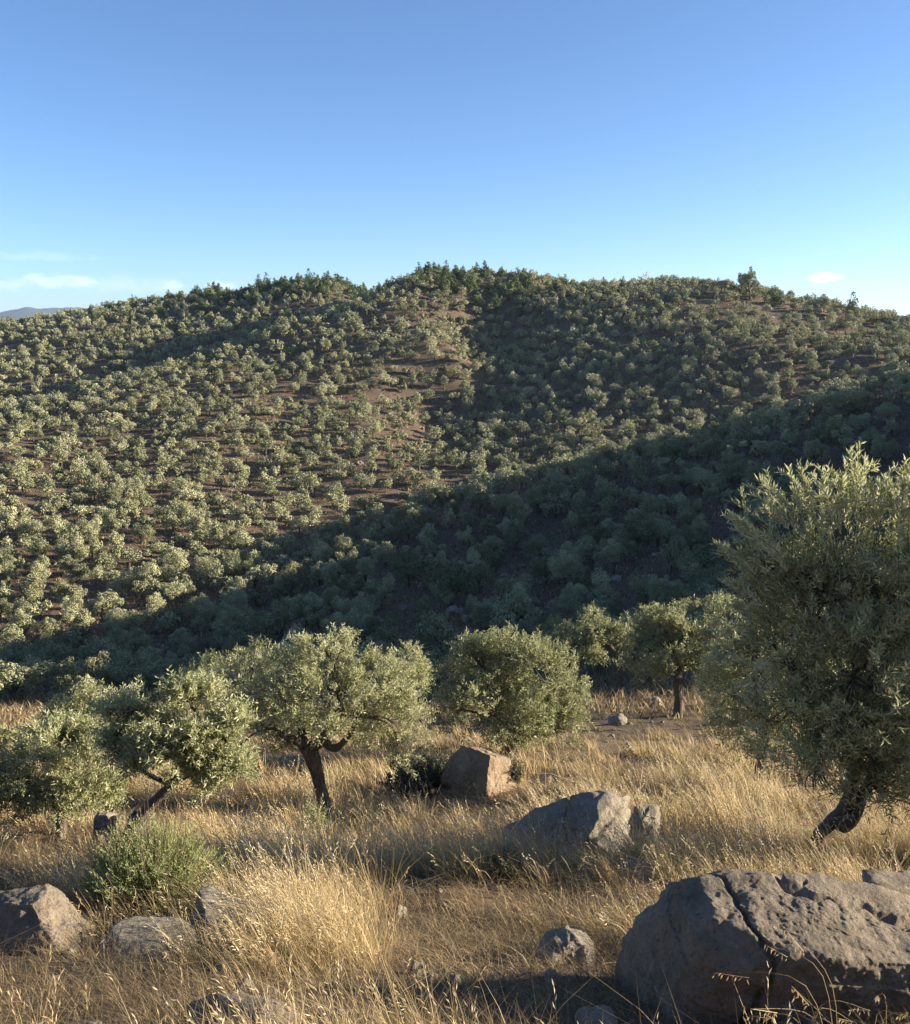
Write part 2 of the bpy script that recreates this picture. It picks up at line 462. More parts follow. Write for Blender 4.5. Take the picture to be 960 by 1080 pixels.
def tube(g, pts, rad, sides=8, rough=0.0, seed=0, slot=0, tint=0.5):
    pts = np.asarray(pts, float); rad = np.asarray(rad, float)
    # refine along a smooth curve
    m = len(pts)
    if m > 2:
        t = np.linspace(0, m - 1, (m - 1) * 5 + 1)
        i = np.clip(t.astype(int), 0, m - 2); f = (t - i)[:, None]
        p0 = pts[np.clip(i - 1, 0, m - 1)]; p1 = pts[i]; p2 = pts[i + 1]; p3 = pts[np.clip(i + 2, 0, m - 1)]
        C = 0.5 * (2 * p1 + (p2 - p0) * f + (2 * p0 - 5 * p1 + 4 * p2 - p3) * f ** 2 + (3 * p1 - p0 - 3 * p2 + p3) * f ** 3)
        r = np.interp(t, np.arange(m), rad)
    else:
        C, r = pts, rad
    tan = unit(np.gradient(C, axis=0))
    ref = np.array([0.31, 0.87, 0.21]); 
    A = unit(np.cross(tan, ref)); B = np.cross(tan, A)
    th = np.linspace(0, 2 * math.pi, sides, endpoint=False)
    V = C[:, None] + r[:, None, None] * (A[:, None] * np.cos(th)[None, :, None] + B[:, None] * np.sin(th)[None, :, None])
    if rough:
        k = 1 + rough * fbm(V * np.array([1, 1, 0.5]) / max(r.max(), 1e-3) * 0.9 + seed, 3, seed)
        V = C[:, None] + (V - C[:, None]) * k[..., None]
    n, s = len(C), sides
    i, j = np.meshgrid(np.arange(n - 1), np.arange(s), indexing='ij')
    q = np.stack([i * s + j, i * s + (j + 1) % s, (i + 1) * s + (j + 1) % s, (i + 1) * s + j], -1).reshape(-1, 4)
    V = np.vstack([V.reshape(-1, 3), C[-1:]])
    k = (n - 1) * s
    cap = np.stack([k + np.arange(s), k + (np.arange(s) + 1) % s, np.full(s, n * s)], -1)
    g.add(V, [q, cap], tint, slot)

def in_lobe(c, r, n, lo=0.45):
    d = unit(rng.normal(size=(n, 3)))
    rr = (lo ** 3 + rng.random(n) * (1 - lo ** 3)) ** (1 / 3)
    return c + d * rr[:, None] * r, d

def olive(label, base_px, Y, trunk, lobes, n_twigs, k=12, twig=0.22, ll=0.065, lw=0.017, group=None, forks=9,
          gap=-0.01, tone=0.55, up=0.55, lo=0.45, cat='olive tree', name='olive_tree', mat='olive', z_sink=0.05, lift=None):
    """trunk: list of stems, each a list of (px, py, radius in px, metres nearer or farther); lobes: (px, py, rx, ry in px, dY, depth factor)"""
    b = pt(*base_px, Y); b = drop(b[0], b[1])
    o = thing(name, b, label, cat, group)
    sc = (b[1] * CP - b[2] * SP) / F
    def at_px(px, py, dY):
        return pt(px, py, Y + dY)
    wood, crown = Geo(), Geo()
    tips = []
    for s, st in enumerate(trunk):
        P = np.array([at_px(p[0], p[1], p[3]) for p in st]); r = np.array([p[2] * sc for p in st])
        if s == 0:
            P = np.vstack([[b[0] + (P[0, 0] - b[0]) * 0.5, b[1], b[2] - 0.15], P]); r = np.concatenate([[r[0] * 1.25], r])
        tube(wood, P, r, 12, 0.22, s + 3)
        tips.append((P, r))
    nodes = np.vstack([t[0][1:] for t in tips]); nrad = np.concatenate([t[1][1:] for t in tips])
    L = []
    for (px, py, rx, ry, dY, df) in lobes:
        L.append((at_px(px, py, dY), np.array([rx * sc, rx * sc * df, ry * sc])))
    w = np.array([(l[1].prod()) ** 0.67 for l in L]); w /= w.sum()
    for (c, r), ww in zip(L, w):
        # a limb from the nearest point of the wood into the clump, then branches
        d = np.linalg.norm(nodes - c, axis=1) + 0.25 * np.abs(nodes[:, 2] - nodes[:, 2].max())
        k0 = int(np.argmin(d)); s0 = nodes[k0]; r0 = min(nrad[k0] * 0.7, 0.05 + 0.0 * sc)
        mid = s0 * 0.5 + c * 0.5 + rng.normal(size=3) * 0.10 * np.linalg.norm(c - s0)
        tube(wood, [s0, mid, c], [r0, r0 * 0.65, r0 * 0.4], 6, 0.15, 5)
        for q in range(forks):
            e, _ = in_lobe(c, r * 0.85, 1, 0.6); e = e[0]
            m2 = (c * 0.5 + e * 0.5) + rng.normal(size=3) * 0.12 * np.linalg.norm(e - c)
            f0 = c + (mid - c) * rng.random() * 0.6
            tube(wood, [f0, m2, e], [r0 * 0.35, r0 * 0.22, r0 * 0.1], 4)
        n = int(n_twigs * ww)
        P, d = in_lobe(c, r, int(n * 2.6), lo)
        keep = (fbm(P * 2.6 / max(sc * 80, 0.5), 2, 41) > -gap * 3 + rng.normal(size=len(P)) * 0.08)
        P, d = P[keep][:n], d[keep][:n]
        D = unit(d * 0.75 + np.array([0, 0, up]) + rng.normal(size=P.shape) * 0.42)
        tn = tone + 0.16 * fbm(P * 1.9, 2, 77) + 0.04 * rng.normal(size=len(P))
        twigs(crown, wood, P, D, twig * rng.uniform(0.6, 1.25, len(P)), k, ll, lw, tn, stem_r=0.0028)
    if lift:
        lift(crown, wood, at_px, sc)
    link('trunk', wood.mesh(name + '_trunk', M['bark'], b, True), o)
    link('crown', crown.mesh(name + '_crown', M[mat], b), o)
    return o

FG = 'olive trees on the grassy slope'

# ============================================================ the olive trees of the near slope
olive('forked dark-trunked olive tree with a wide domed crown in tall dry grass', (347, 873), 12.2,
      [[(346, 868, 7.5, 0), (341, 845, 6.5, 0), (336, 822, 6.5, 0.05), (330, 800, 8, 0), (323, 786, 8.5, 0)],
       [(326, 792, 7, 0), (340, 779, 6, 0), (350, 768, 5, 0.1), (360, 745, 3.5, 0.2)],
       [(342, 782, 5, 0), (354, 789, 4, -0.15), (368, 776, 3, -0.2), (378, 755, 2, -0.2)],
       [(322, 786, 6, 0), (312, 782, 4.5, -0.05), (302, 778, 3, -0.05), (290, 768, 2, -0.05)],
       [(320, 785, 5, 0), (316, 766, 4, 0.2), (300, 740, 3, 0.3)]],
      [(350, 700, 46, 30, 0, 0.75), (300, 715, 40, 28, 0.2, 0.75), (395, 725, 40, 36, 0, 0.75), (415, 762, 34, 36, -0.1, 0.75), (340, 738, 52, 32, -0.4, 0.7),
       (258, 730, 40, 30, 0.3, 0.9), (275, 765, 36, 30, 0, 0.75), (250, 790, 24, 22, -0.2, 0.75), (380, 755, 40, 28, 0.5, 0.8), (300, 755, 40, 26, 0.5, 0.8), (425, 790, 20, 20, -0.1, 0.75), (345, 684, 28, 16, 0, 0.75)],
      2700, 12, 0.20, 0.062, 0.018, FG, tone=0.66)
olive('compact rounded olive tree standing just behind the rusty wedge-shaped rock', (533, 802), 18.0,
      [[(533, 798, 7, 0), (540, 785, 6, 0), (548, 770, 6, 0)], [(546, 774, 5, 0), (560, 750, 4, 0.2)], [(546, 774, 4, 0), (525, 755, 3, 0)]],
      [(545, 705, 52, 34, 0, 1), (500, 712, 40, 32, 0.2, 1), (580, 720, 34, 38, 0, 1), (520, 745, 48, 32, -0.6, 0.9), (570, 752, 42, 30, -0.5, 0.9), (605, 745, 22, 26, 0, 1), (485, 748, 26, 30, 0.2, 1), (540, 765, 40, 18, -0.3, 1), (590, 772, 22, 14, -0.3, 1), (540, 684, 30, 14, 0, 1), (500, 690, 24, 14, 0, 1)],
      2600, 11, 0.27, 0.085, 0.026, FG, up=0.6, tone=0.66)
olive('leaning olive tree whose dark slanting trunk rises beside a square stone', (143, 886), 9.1,
      [[(142, 876, 8, 0), (152, 858, 6, 0), (166, 842, 5, 0), (180, 828, 4.5, 0)], [(135, 880, 6, 0.05), (142, 866, 7, 0.05), (146, 855, 5, 0.1)],
       [(178, 830, 4, 0), (192, 806, 3.2, 0), (206, 792, 2.5, 0)], [(178, 830, 3, 0), (198, 818, 2.5, -0.1), (214, 810, 2, -0.2)]],
      [(190, 765, 48, 36, 0, 0.7), (228, 790, 36, 36, 0, 0.7), (150, 775, 38, 36, 0.2, 0.7), (200, 742, 34, 22, 0.1, 0.7), (238, 822, 22, 26, -0.2, 0.7), (196, 798, 36, 24, -0.2, 0.7), (132, 796, 24, 22, 0.2, 0.7), (130, 745, 22, 16, 0.2, 0.7), (248, 770, 20, 24, 0, 0.7)],
      2500, 12, 0.19, 0.06, 0.017, FG, tone=0.74)  # leaf colour paled to offset the shade it stands in
olive('low olive tree with foliage drooping almost to the grass, left of the square stone', (62, 880), 9.9,
      [[(64, 862, 5, 0), (58, 845, 4.5, 0), (50, 828, 4, 0)], [(58, 845, 4, 0), (80, 820, 3, 0)]],
      [(60, 805, 44, 30, 0, 1), (20, 820, 36, 32, 0, 1), (95, 805, 36, 34, 0, 1), (60, 785, 36, 20, 0.1, 1), (10, 845, 28, 18, -0.2, 1), (75, 835, 34, 18, -0.2, 1), (115, 830, 18, 24, 0, 1), (-20, 815, 36, 34, 0, 1)],
      1900, 12, 0.2, 0.062, 0.018, FG, tone=0.76)  # paler leaves stand in for sun this crown does not get
olive('small sunlit olive crown showing between the two left-hand slope olives', (88, 800), 18.5,
      [[(88, 795, 4, 0), (86, 775, 3.5, 0), (84, 760, 3, 0)]],
      [(78, 752, 24, 18, 0, 1), (100, 760, 18, 20, 0, 1), (62, 765, 16, 14, 0, 1), (96, 738, 14, 12, 0, 1)], 700, 10, 0.24, 0.085, 0.026, FG)
olive('olive tree partly hidden behind the left side of the forked-trunk olive', (235, 800), 16.5,
      [[(235, 795, 5, 0), (238, 770, 4, 0), (240, 745, 3, 0)]],
      [(240, 718, 42, 24, 0, 1), (215, 735, 30, 26, 0, 1), (270, 700, 26, 18, 0, 1), (240, 755, 40, 24, 0, 1)], 1000, 10, 0.25, 0.08, 0.024, FG)
olive('small olive tree with a pale sunlit top just above the forked-trunk olive', (430, 752), 30,
      [[(430, 748, 4, 0), (430, 728, 3.5, 0), (432, 710, 3, 0)]],
      [(428, 700, 20, 18, 0, 1), (440, 712, 14, 18, 0, 1), (412, 712, 14, 14, 0, 1), (430, 722, 20, 14, 0, 1)], 520, 10, 0.32, 0.12, 0.04, FG)
olive('shaded olive with a bare slender trunk and only its round top sunlit', (655, 716), 36,
      [[(655, 712, 3.2, 0), (652, 696, 2.8, 0), (643, 680, 2.6, 0)]],
      [(625, 660, 16, 18, 0, 1), (610, 680, 26, 22, 0, 1), (640, 682, 24, 20, 0, 1), (660, 672, 16, 16, 0, 1)], 800, 10, 0.36, 0.14, 0.045, FG, tone=0.45)
olive('broad olive with a sunlit lumpy top beside the left edge of the biggest olive', (716, 742), 27,
      [[(716, 738, 4.5, 0), (714, 722, 4, 0), (716, 705, 3.5, 0)]],
      [(700, 662, 34, 22, 0, 1), (735, 658, 30, 20, 0, 1), (690, 690, 30, 26, 0, 1), (728, 695, 38, 28, 0, 1), (762, 650, 24, 18, 0.5, 1), (765, 690, 30, 30, 0.5, 1), (705, 680, 40, 24, -0.3, 1), (745, 680, 34, 24, -0.3, 1)], 2500, 10, 0.32, 0.115, 0.036, FG, tone=0.5)
olive('lit olive tree squeezed between the broad lumpy olive and the yellowish one', (778, 752), 24,
      [[(778, 748, 4.5, 0), (776, 730, 4, 0), (778, 712, 3.5, 0)]],
      [(772, 660, 30, 22, 0, 1), (796, 672, 30, 26, 0, 1), (760, 688, 30, 26, 0, 1), (790, 700, 36, 26, 0, 1), (815, 655, 26, 22, 0.5, 1)], 1200, 10, 0.3, 0.105, 0.033, FG, tone=0.6)
olive('dark bushy olive tree in shade right behind the rounded olive', (600, 728), 41,
      [[(600, 724, 3.2, 0), (601, 708, 2.8, 0), (603, 696, 2.6, 0)]],
      [(592, 672, 20, 16, 0, 1), (610, 680, 20, 18, 0, 1), (600, 692, 24, 16, 0, 1), (580, 686, 14, 14, 0, 1)], 620, 10, 0.4, 0.15, 0.05, FG)
olive('olive tree in shade just right of the bare slender trunk', (684, 722), 38,
      [[(684, 718, 3.4, 0), (683, 704, 3, 0), (681, 692, 2.6, 0)]],
      [(672, 662, 18, 15, 0, 1), (690, 668, 20, 17, 0, 1), (680, 684, 24, 15, 0, 1), (700, 682, 14, 14, 0, 1)], 620, 10, 0.38, 0.145, 0.048, FG)
olive('yellowish olive tree half hidden behind the big near olive', (800, 838), 13.0,
      [[(800, 830, 6, 0), (803, 800, 5, 0), (806, 770, 4.5, 0)]],
      [(800, 705, 44, 34, 0, 1), (770, 730, 30, 34, 0, 1), (830, 700, 40, 40, 0, 1), (790, 765, 36, 26, 0, 1), (840, 760, 40, 34, 0, 1), (795, 675, 30, 20, 0, 1), (860, 675, 30, 24, 0, 1)], 1900, 12, 0.22, 0.07, 0.02, FG, tone=0.6)

def shoots(crown, wood, at_px, sc):
    """the long upright shoots that stand out of the top of the big olive"""
    S = []
    for (x0, y0, x1, y1) in [(805, 570, 768, 548), (815, 600, 762, 572), (830, 560, 788, 530), (840, 545, 806, 512), (850, 560, 838, 498), (862, 540, 845, 506), (880, 560, 868, 505),
                             (896, 550, 890, 500), (908, 545, 912, 480), (900, 560, 903, 492), (925, 545, 922, 502), (930, 560, 938, 500), (945, 545, 952, 486), (960, 560, 965, 478), (980, 560, 990, 470), (1010, 560, 1020, 480),
                             (870, 590, 852, 530), (915, 580, 930, 515), (840, 600, 795, 560), (820, 620, 775, 590), (825, 640, 772, 612), (815, 660, 778, 640), (884, 570, 880, 530), (950, 580, 945, 520)]:
        for rep in range(4):
            dY = rng.uniform(-0.5, 0.5)
            j = rng.normal(size=4) * np.array([10, 8, 7, 6])
            a, e = at_px(x0 + j[0], y0 + j[1], dY), at_px(x1 + (x1 - x0) * 0.25 + j[2], y1 - 14 + j[3], dY + rng.normal() * 0.12)
            if rep:
                e = a + (e - a) * rng.uniform(0.55, 0.95)
            S.append((a, e))
    P = np.array([s[0] for s in S]); E = np.array([s[1] for s in S])
    ln = np.linalg.norm(E - P, axis=1)
    twigs(crown, wood, P, unit(E - P + np.array([0, 0, 0.05])), ln, 40, 0.074, 0.0155, np.full(len(P), 0.7), spread=0.5, stem_r=0.0035)
    # side shoots
    for f in (0.25, 0.5, 0.7):
        Q = P + (E - P) * f
        D = unit(unit(E - P) + rng.normal(size=P.shape) * 0.55)
        twigs(crown, wood, Q, D, ln * 0.32 * rng.uniform(0.6, 1.2, len(P)), 14, 0.062, 0.0145, np.full(len(P), 0.6), spread=0.65, stem_r=0.0025)

olive('large near olive tree with twisted trunk and bristling upright shoots behind the boulder', (858, 914), 7.5,
      [[(861, 912, 9.5, 0), (862, 896, 8, 0), (865, 881, 7.2, 0), (876, 868, 7, 0), (888, 856, 6.5, 0), (896, 838, 6.5, 0), (902, 800, 8, 0.05), (905, 750, 7, 0.1)],
       [(880, 868, 5.5, -0.04), (893, 872, 5.5, -0.06), (903, 858, 6, -0.04), (908, 842, 6, 0), (930, 800, 5, 0.1), (960, 740, 4, 0.2)],
       [(903, 800, 6, 0.05), (870, 750, 5, 0.1), (840, 700, 4, 0.1)], [(903, 790, 6, 0.05), (920, 700, 5, 0), (925, 620, 3.5, 0)]],
      [(900, 650, 66, 54, 0, 1.0), (850, 640, 56, 50, 0.1, 1), (960, 640, 70, 62, 0, 1), (850, 610, 36, 30, 0, 1), (920, 610, 46, 30, 0, 1), (990, 615, 60, 46, 0, 1), (806, 600, 26, 24, 0, 1),
       (830, 700, 52, 48, -0.1, 1), (900, 720, 74, 60, -0.4, 0.9), (980, 720, 80, 74, 0, 1), (840, 760, 46, 40, -0.2, 1), (900, 785, 60, 42, -0.3, 1), (960, 800, 66, 44, -0.2, 1), (860, 812, 34, 28, -0.2, 1), (1040, 680, 70, 90, 0, 1), (1030, 800, 60, 50, 0, 1), (925, 832, 40, 22, -0.3, 1), (800, 640, 30, 30, 0, 1)],
      3700, 16, 0.30, 0.074, 0.0145, FG, forks=12, gap=-0.05, tone=0.6, up=0.8, lift=shoots)


# unseen neighbour right of the frame, added to keep sun off the big olive
olive('tall shade-casting olive tree added on the same slope beyond the right edge of the picture', (1290, 905), 7.2,
      [[(1290, 900, 9, 0), (1286, 860, 8, 0), (1280, 800, 7, 0)]],
      [(1270, 560, 90, 70, 0, 0.55), (1230, 640, 80, 80, 0, 0.55), (1320, 650, 90, 80, 0, 0.55), (1270, 720, 110, 70, 0, 0.55), (1200, 720, 60, 60, 0, 0.55), (1290, 480, 60, 40, 0, 0.55), (1250, 500, 60, 40, 0, 0.55)],
      3000, 10, 0.3, 0.09, 0.024, FG)

# ============================================================ shrubs
ROCKS = []      # (x, y, radius x, radius y) footprints kept free of grass
THIN = []       # and where it grows thin
def shrub(label, px, py, Y, wpx, hpx, n, k, ll, lw, mat, up=1.5, tone=0.5, df=0.8, fan=0.55, name='shrub', cat='shrub', group=None, stem=0.003, leafspread=0.6):
    b = pt(px, py, Y); b = drop(b[0], b[1])
    sc = (b[1] * CP - b[2] * SP) / F
    o = thing(name, b, label, cat, group)
    g, st = Geo(), Geo()
    w, h = wpx * sc / 2, hpx * sc
    u = unit(rng.normal(size=(n, 3)))[:, :2] * np.sqrt(rng.random(n))[:, None]
    P = np.stack([b[0] + u[:, 0] * w * 0.55, b[1] + u[:, 1] * w * 0.55 * df, np.full(n, b[2])], -1)
    P[:, 2] = ground(P[:, 0], P[:, 1]) - 0.02
    D = unit(np.stack([u[:, 0] * fan, u[:, 1] * fan, np.full(n, 1.0)], -1) + rng.normal(size=(n, 3)) * 0.13)
    hh = h * (1 - 0.45 * (u ** 2).sum(1)) * rng.uniform(0.65, 1.08, n)
    top = P + D * hh[:, None]
    for a, e, m in zip(P, top, range(n)):
        if m % 2 == 0:
            tube(st, [a, (a + e) / 2 + rng.normal(size=3) * 0.01, e], [stem, stem * 0.8, stem * 0.4], 3)
    f0 = rng.uniform(0.12, 0.75, (n, 7))
    for j in range(7):
        Q = P + D * (hh * f0[:, j])[:, None]
        d2 = unit(D * up + rng.normal(size=(n, 3)) * 0.45)
        twigs(g, None, Q, d2, hh * 0.24, k, ll, lw, tone + 0.12 * rng.normal(size=n), spread=leafspread)
    ROCKS.append((b[0], b[1] - 0.1 * w, w * 0.75, w * 0.75)); THIN.append((b[0], b[1] - w, w * 0.9, w))
    link('stems', st.mesh(name + '_stems', M['deadwood'], b, True), o)
    link('foliage', g.mesh(name + '_foliage', M[mat], b), o)
    return o

shrub('bushy bright green shrub growing between the pale stones on the left', 166, 978, 5.6, 165, 122, 620, 12, 0.027, 0.0062, 'herb', tone=0.68, up=2.6, fan=0.5, leafspread=0.42)
shrub('low dark grey-green shrub left of the rusty wedge-shaped rock', 448, 838, 14.2, 105, 56, 170, 8, 0.06, 0.022, 'greyshrub', tone=0.35, fan=0.9)
shrub('small grey shrub pressed against the sunlit right side of the rusty rock', 537, 838, 14.1, 30, 40, 70, 8, 0.05, 0.017, 'greyshrub', tone=0.6, fan=0.5)
shrub('yellow-green bush at the foot of the dark slope at the far left', 2, 790, 21, 44, 24, 90, 8, 0.08, 0.03, 'herb', tone=0.75, fan=0.9)
shrub('leafy sucker shoots sprouting at the foot of the forked olive trunk', 331, 880, 10.9, 22, 62, 22, 8, 0.045, 0.016, 'olive', tone=0.6, fan=0.3, name='olive_shoots', cat='shoots')
shrub('thin dull green weed in dry grass below the slab rock', 535, 945, 6.3, 60, 50, 60, 8, 0.03, 0.007, 'greyshrub', tone=0.6, fan=0.6, name='weed', cat='weed')

def brushwood():
    b = at(352, 876); o_b = drop(b[0], b[1] - 0.1)
    g = Geo()
    for i in range(46):
        a = rng.uniform(-0.1, math.pi * 0.95) if i % 3 else rng.uniform(math.pi * 0.85, math.pi * 1.1)
        L = rng.uniform(0.25, 0.62)
        s = o_b + np.array([rng.normal() * 0.10, rng.normal() * 0.10, rng.uniform(0.0, 0.06)])
        e = s + np.array([math.cos(a) * L, rng.normal() * 0.12, 0.05 + abs(math.sin(a)) * L * 0.35 + rng.random() * 0.1])
        e[2] = max(e[2], float(ground(np.array([e[0]]), np.array([e[1]]))[0]) + 0.02)
        tube(g, [s, (s + e) / 2 + rng.normal(size=3) * 0.02, e], [0.008, 0.006, 0.002], 4)
    tag(link('brushwood', g.mesh('brushwood', M['deadwood'], o_b, True), loc=o_b), 'heap of dead cut twigs around the foot of the forked olive trunk', 'brushwood')
brushwood()

# ============================================================ rocks
def ico(sub):
    t = (1 + 5 ** 0.5) / 2
    V = unit(np.array([[-1,t,0],[1,t,0],[-1,-t,0],[1,-t,0],[0,-1,t],[0,1,t],[0,-1,-t],[0,1,-t],[t,0,-1],[t,0,1],[-t,0,-1],[-t,0,1]], float))
    T = np.array([[0,11,5],[0,5,1],[0,1,7],[0,7,10],[0,10,11],[1,5,9],[5,11,4],[11,10,2],[10,7,6],[7,1,8],[3,9,4],[3,4,2],[3,2,6],[3,6,8],[3,8,9],[4,9,5],[2,4,11],[6,2,10],[8,6,7],[9,8,1]])
    for _ in range(sub):
        E = np.sort(np.concatenate([T[:, [0, 1]], T[:, [1, 2]], T[:, [2, 0]]]), axis=1)
        U, inv = np.unique(E, axis=0, return_inverse=True); inv = inv.ravel()
        n = len(V); V = np.vstack([V, unit(V[U[:, 0]] + V[U[:, 1]])])
        m = len(T); a, b, c = inv[:m] + n, inv[m:2 * m] + n, inv[2 * m:] + n
        T = np.concatenate([np.stack([T[:, 0], a, c], 1), np.stack([T[:, 1], b, a], 1), np.stack([T[:, 2], c, b], 1), np.stack([a, b, c], 1)])
    return V, T
_ICO = {s: ico(s) for s in (3, 4, 5, 6, 7)}

def rock(label, box, planes, mat='rock_grey', sub=5, seed=1, rough=0.05, bed=(0, 0, 1), strata=0.0, Y=None, sharp=14, depth=0.8, name='rock', foot=0.8, group=None, cat='rock', lumps=0.6, chips=34, cracks=()):
    """a block cut by planes (normal, distance), broken up, fitted to box: pixels x0, x1, top, foot"""
    x0, x1, yt, yf = box
    cx = (x0 + x1) / 2
    p = at(cx, yf) if Y is None else pt(cx, yf, Y)
    w = (x1 - x0) * (p[1] * CP - p[2] * SP) / F
    dep = w * depth
    cY = p[1] + dep * 0.42
    w = (x1 - x0) * (cY * CP - p[2] * SP) / F
    top = pt(cx, yt, cY)
    b = drop(top[0], cY)
    hgt = max(top[2] - b[2], 0.03)
    D, T = _ICO[sub]
    hs = np.array([w / 2, dep / 2, hgt])
    acc = np.zeros(len(D))
    for nn, d in planes:
        acc += (np.maximum(D @ unit(np.array(nn, float)), 1e-3) / d) ** sharp
    Q = D * np.minimum(acc ** (-1 / sharp), 1.7)[:, None]
    Q[:, 0] = (Q[:, 0] - Q[:, 0].min()) / np.ptp(Q[:, 0]) * 2 - 1
    Q[:, 2] *= 1 / Q[:, 2].max()
    Q[:, 2] = np.where(Q[:, 2] < 0, Q[:, 2] * max(1.0, 0.25 * w / hgt), Q[:, 2])
    V = Q * hs
    s = (w * dep * max(hgt, 0.3 * w)) ** (1 / 3)
    k = seed * 13.7
    nrm = unit(D / hs)
    bedn = unit(np.array(bed, float))
    rk = np.random.default_rng(seed)
    for _c in range(chips):      # flat breaks along its edges
        cn = unit(rk.normal(size=3) + np.array([0, -0.3, 0.35]))
        dd = V @ cn
        lim = dd.max() - rk.uniform(0.02, 0.10) * s
        V = V - cn * np.clip(dd - lim, 0, None)[:, None] * 0.92
    W = V / s
    h = rough * s * (fbm(W * 1.5 + k, 5, seed, 0.55))
    pit = noise(W * 4.3 + k, seed + 3) + 0.5 * noise(W * 9 + k, seed + 4)
    h -= lumps * 0.35 * rough * s * np.clip(pit - 0.12, 0, 1)
    h -= 0.006 * s * np.clip(np.abs(fbm(W * 11 + k, 4, seed + 71, 0.6)) * 2.2, 0, 1)
    if strata:
        u = (W @ bedn) * 10 + 1.0 * fbm(W * 1.1 + k, 3, seed + 5)
        c = np.floor(u); fr = u - c
        step = lambda q: ((np.sin(q * 12.9898 + seed) * 43758.5453) % 1) - 0.5
        e = np.clip((fr - 0.82) / 0.18, 0, 1); e = e * e * (3 - 2 * e)
        h += strata * s * (step(c) * (1 - e) + step(c + 1) * e)
    for (c3, c0, cw, cd) in cracks:     # fissures: a wandering plane, its width and depth
        q = np.abs(W @ unit(np.array(c3, float)) - c0 + 0.07 * fbm(W * 2.6 + k, 4, seed + 60))
        h -= cd * s * np.clip(1 - q / cw, 0, 1) ** 0.7
    V = V + nrm * h[:, None]
    for _ in range(8):      # true its outline up with the box it was measured by
        qx, qy, _d = project(V[V[:, 2] > 0] + b)
        V[:, 0] *= 1 + 0.7 * ((x1 - x0) / np.ptp(qx) - 1)
        b[0] += 0.7 * (cx - (qx.max() + qx.min()) / 2) * b[1] / F
        up = V[:, 2] > 0
        V[up, 2] *= np.clip(1 + 0.7 * (qy.min() - yt) * b[1] / F / max(V[:, 2].max(), 0.02), 0.5, 1.6)
    g = Geo(); g.add(V, T)
    o = link(name, g.mesh(name, M[mat], smooth=True), loc=b)
    tag(o, label, cat, group)
    ROCKS.append((b[0], b[1], hs[0] * foot, hs[1] * foot))
    THIN.append((b[0], b[1] - hs[1] * 1.2, hs[0] * 0.9, hs[1] * 0.9))
    return o

BOX = [((1, 0, 0), 1), ((-1, 0, 0), 1), ((0, 1, 0), 1), ((0, -1, 0), 1), ((0, 0, 1), 1), ((0, 0, -1), 0.6)]
rock('huge rough grey boulder with a shaded flat face and sunlit layered top', (656, 1085, 916, 1200),
     [((-1, -0.10, 0.03), 0.97), ((-0.15, -1, 0.10), 0.80), ((0.17, -0.10, 1), 0.74), ((0.62, -0.72, 0.36), 1.22), ((1, 0.1, 0.1), 1.15), ((0, 1, 0.2), 1), ((0, 0, -1), 0.9), ((-0.75, -0.2, 0.75), 1.36), ((0.0, -0.75, 0.65), 1.12)],
     'rock_grey', 7, 3, 0.055, (0.2, -0.25, 1), 0.024, Y=3.36, sharp=30, depth=0.42, foot=0.98, lumps=0.0, chips=46, cracks=(((0.25, 0.2, 1), 0.52, 0.018, 0.05), ((1, 0.5, -0.4), -0.55, 0.014, 0.04), ((0.9, -0.6, 0.5), 0.62, 0.014, 0.05)))
ROCKS.append((1.05, 2.95, 0.75, 0.55))
rock('second grey boulder split from the huge boulder by a dark crack', (908, 1090, 916, 1000),
     BOX + [((0.2, -0.8, 0.7), 0.95), ((-0.8, -0.4, 0.5), 0.98), ((0.05, -0.1, 1), 0.85)], 'rock_grey', 6, 8, 0.07, (0.2, -0.2, 1), 0.03, Y=4.4, sharp=18, foot=0.95)
rock('rusty brown wedge-shaped rock with one pale sunlit face, below the rounded olive', (464, 544, 786, 845),
     [((-0.62, -0.50, 0.62), 0.60), ((0.86, -0.45, 0.24), 0.62), ((0, 1, 0.25), 0.9), ((0.3, 0.3, 1), 0.92), ((0, 0, -1), 0.6), ((1, 0.3, 0), 0.95), ((-1, 0.2, 0), 1.1), ((0, -1, 0.2), 0.9)],
     'rock_red', 6, 5, 0.09, (-0.4, -0.3, 1), 0.03, sharp=60, chips=10, lumps=0.2, depth=0.9)
rock('long tilted grey slab rock jutting up to a pale broken end', (528, 666, 833, 908),
     [((-0.46, -0.25, 0.86), 0.52), ((0.97, -0.35, 0.10), 0.85), ((-0.1, -1, 0.05), 0.62), ((0, 1, 0.2), 0.9), ((0.1, 0.1, 1), 0.98), ((0, 0, -1), 0.6), ((-1, 0, 0.1), 1.25), ((0.6, -0.6, 0.6), 0.95)],
     'rock_pale', 6, 9, 0.08, (-0.5, -0.1, 0.86), 0.05, sharp=60, chips=9, lumps=0.2, depth=0.6, cracks=(((0.9, -0.3, 0.3), 0.12, 0.02, 0.06), ((-0.4, 0.2, 0.9), 0.30, 0.018, 0.05)))
rock('small pale jagged rock leaning against the broken end of the slab rock', (656, 697, 848, 892),
     [((0.8, -0.5, 0.4), 0.8), ((-0.8, -0.3, 0.4), 0.8), ((0, 1, 0.1), 1), ((0.1, -0.5, 1), 0.95), ((0, 0, -1), 0.6), ((0, -1, 0.2), 0.9)], 'rock_pale', 5, 12, 0.12, (-0.5, 0, 1), 0.06, sharp=24)
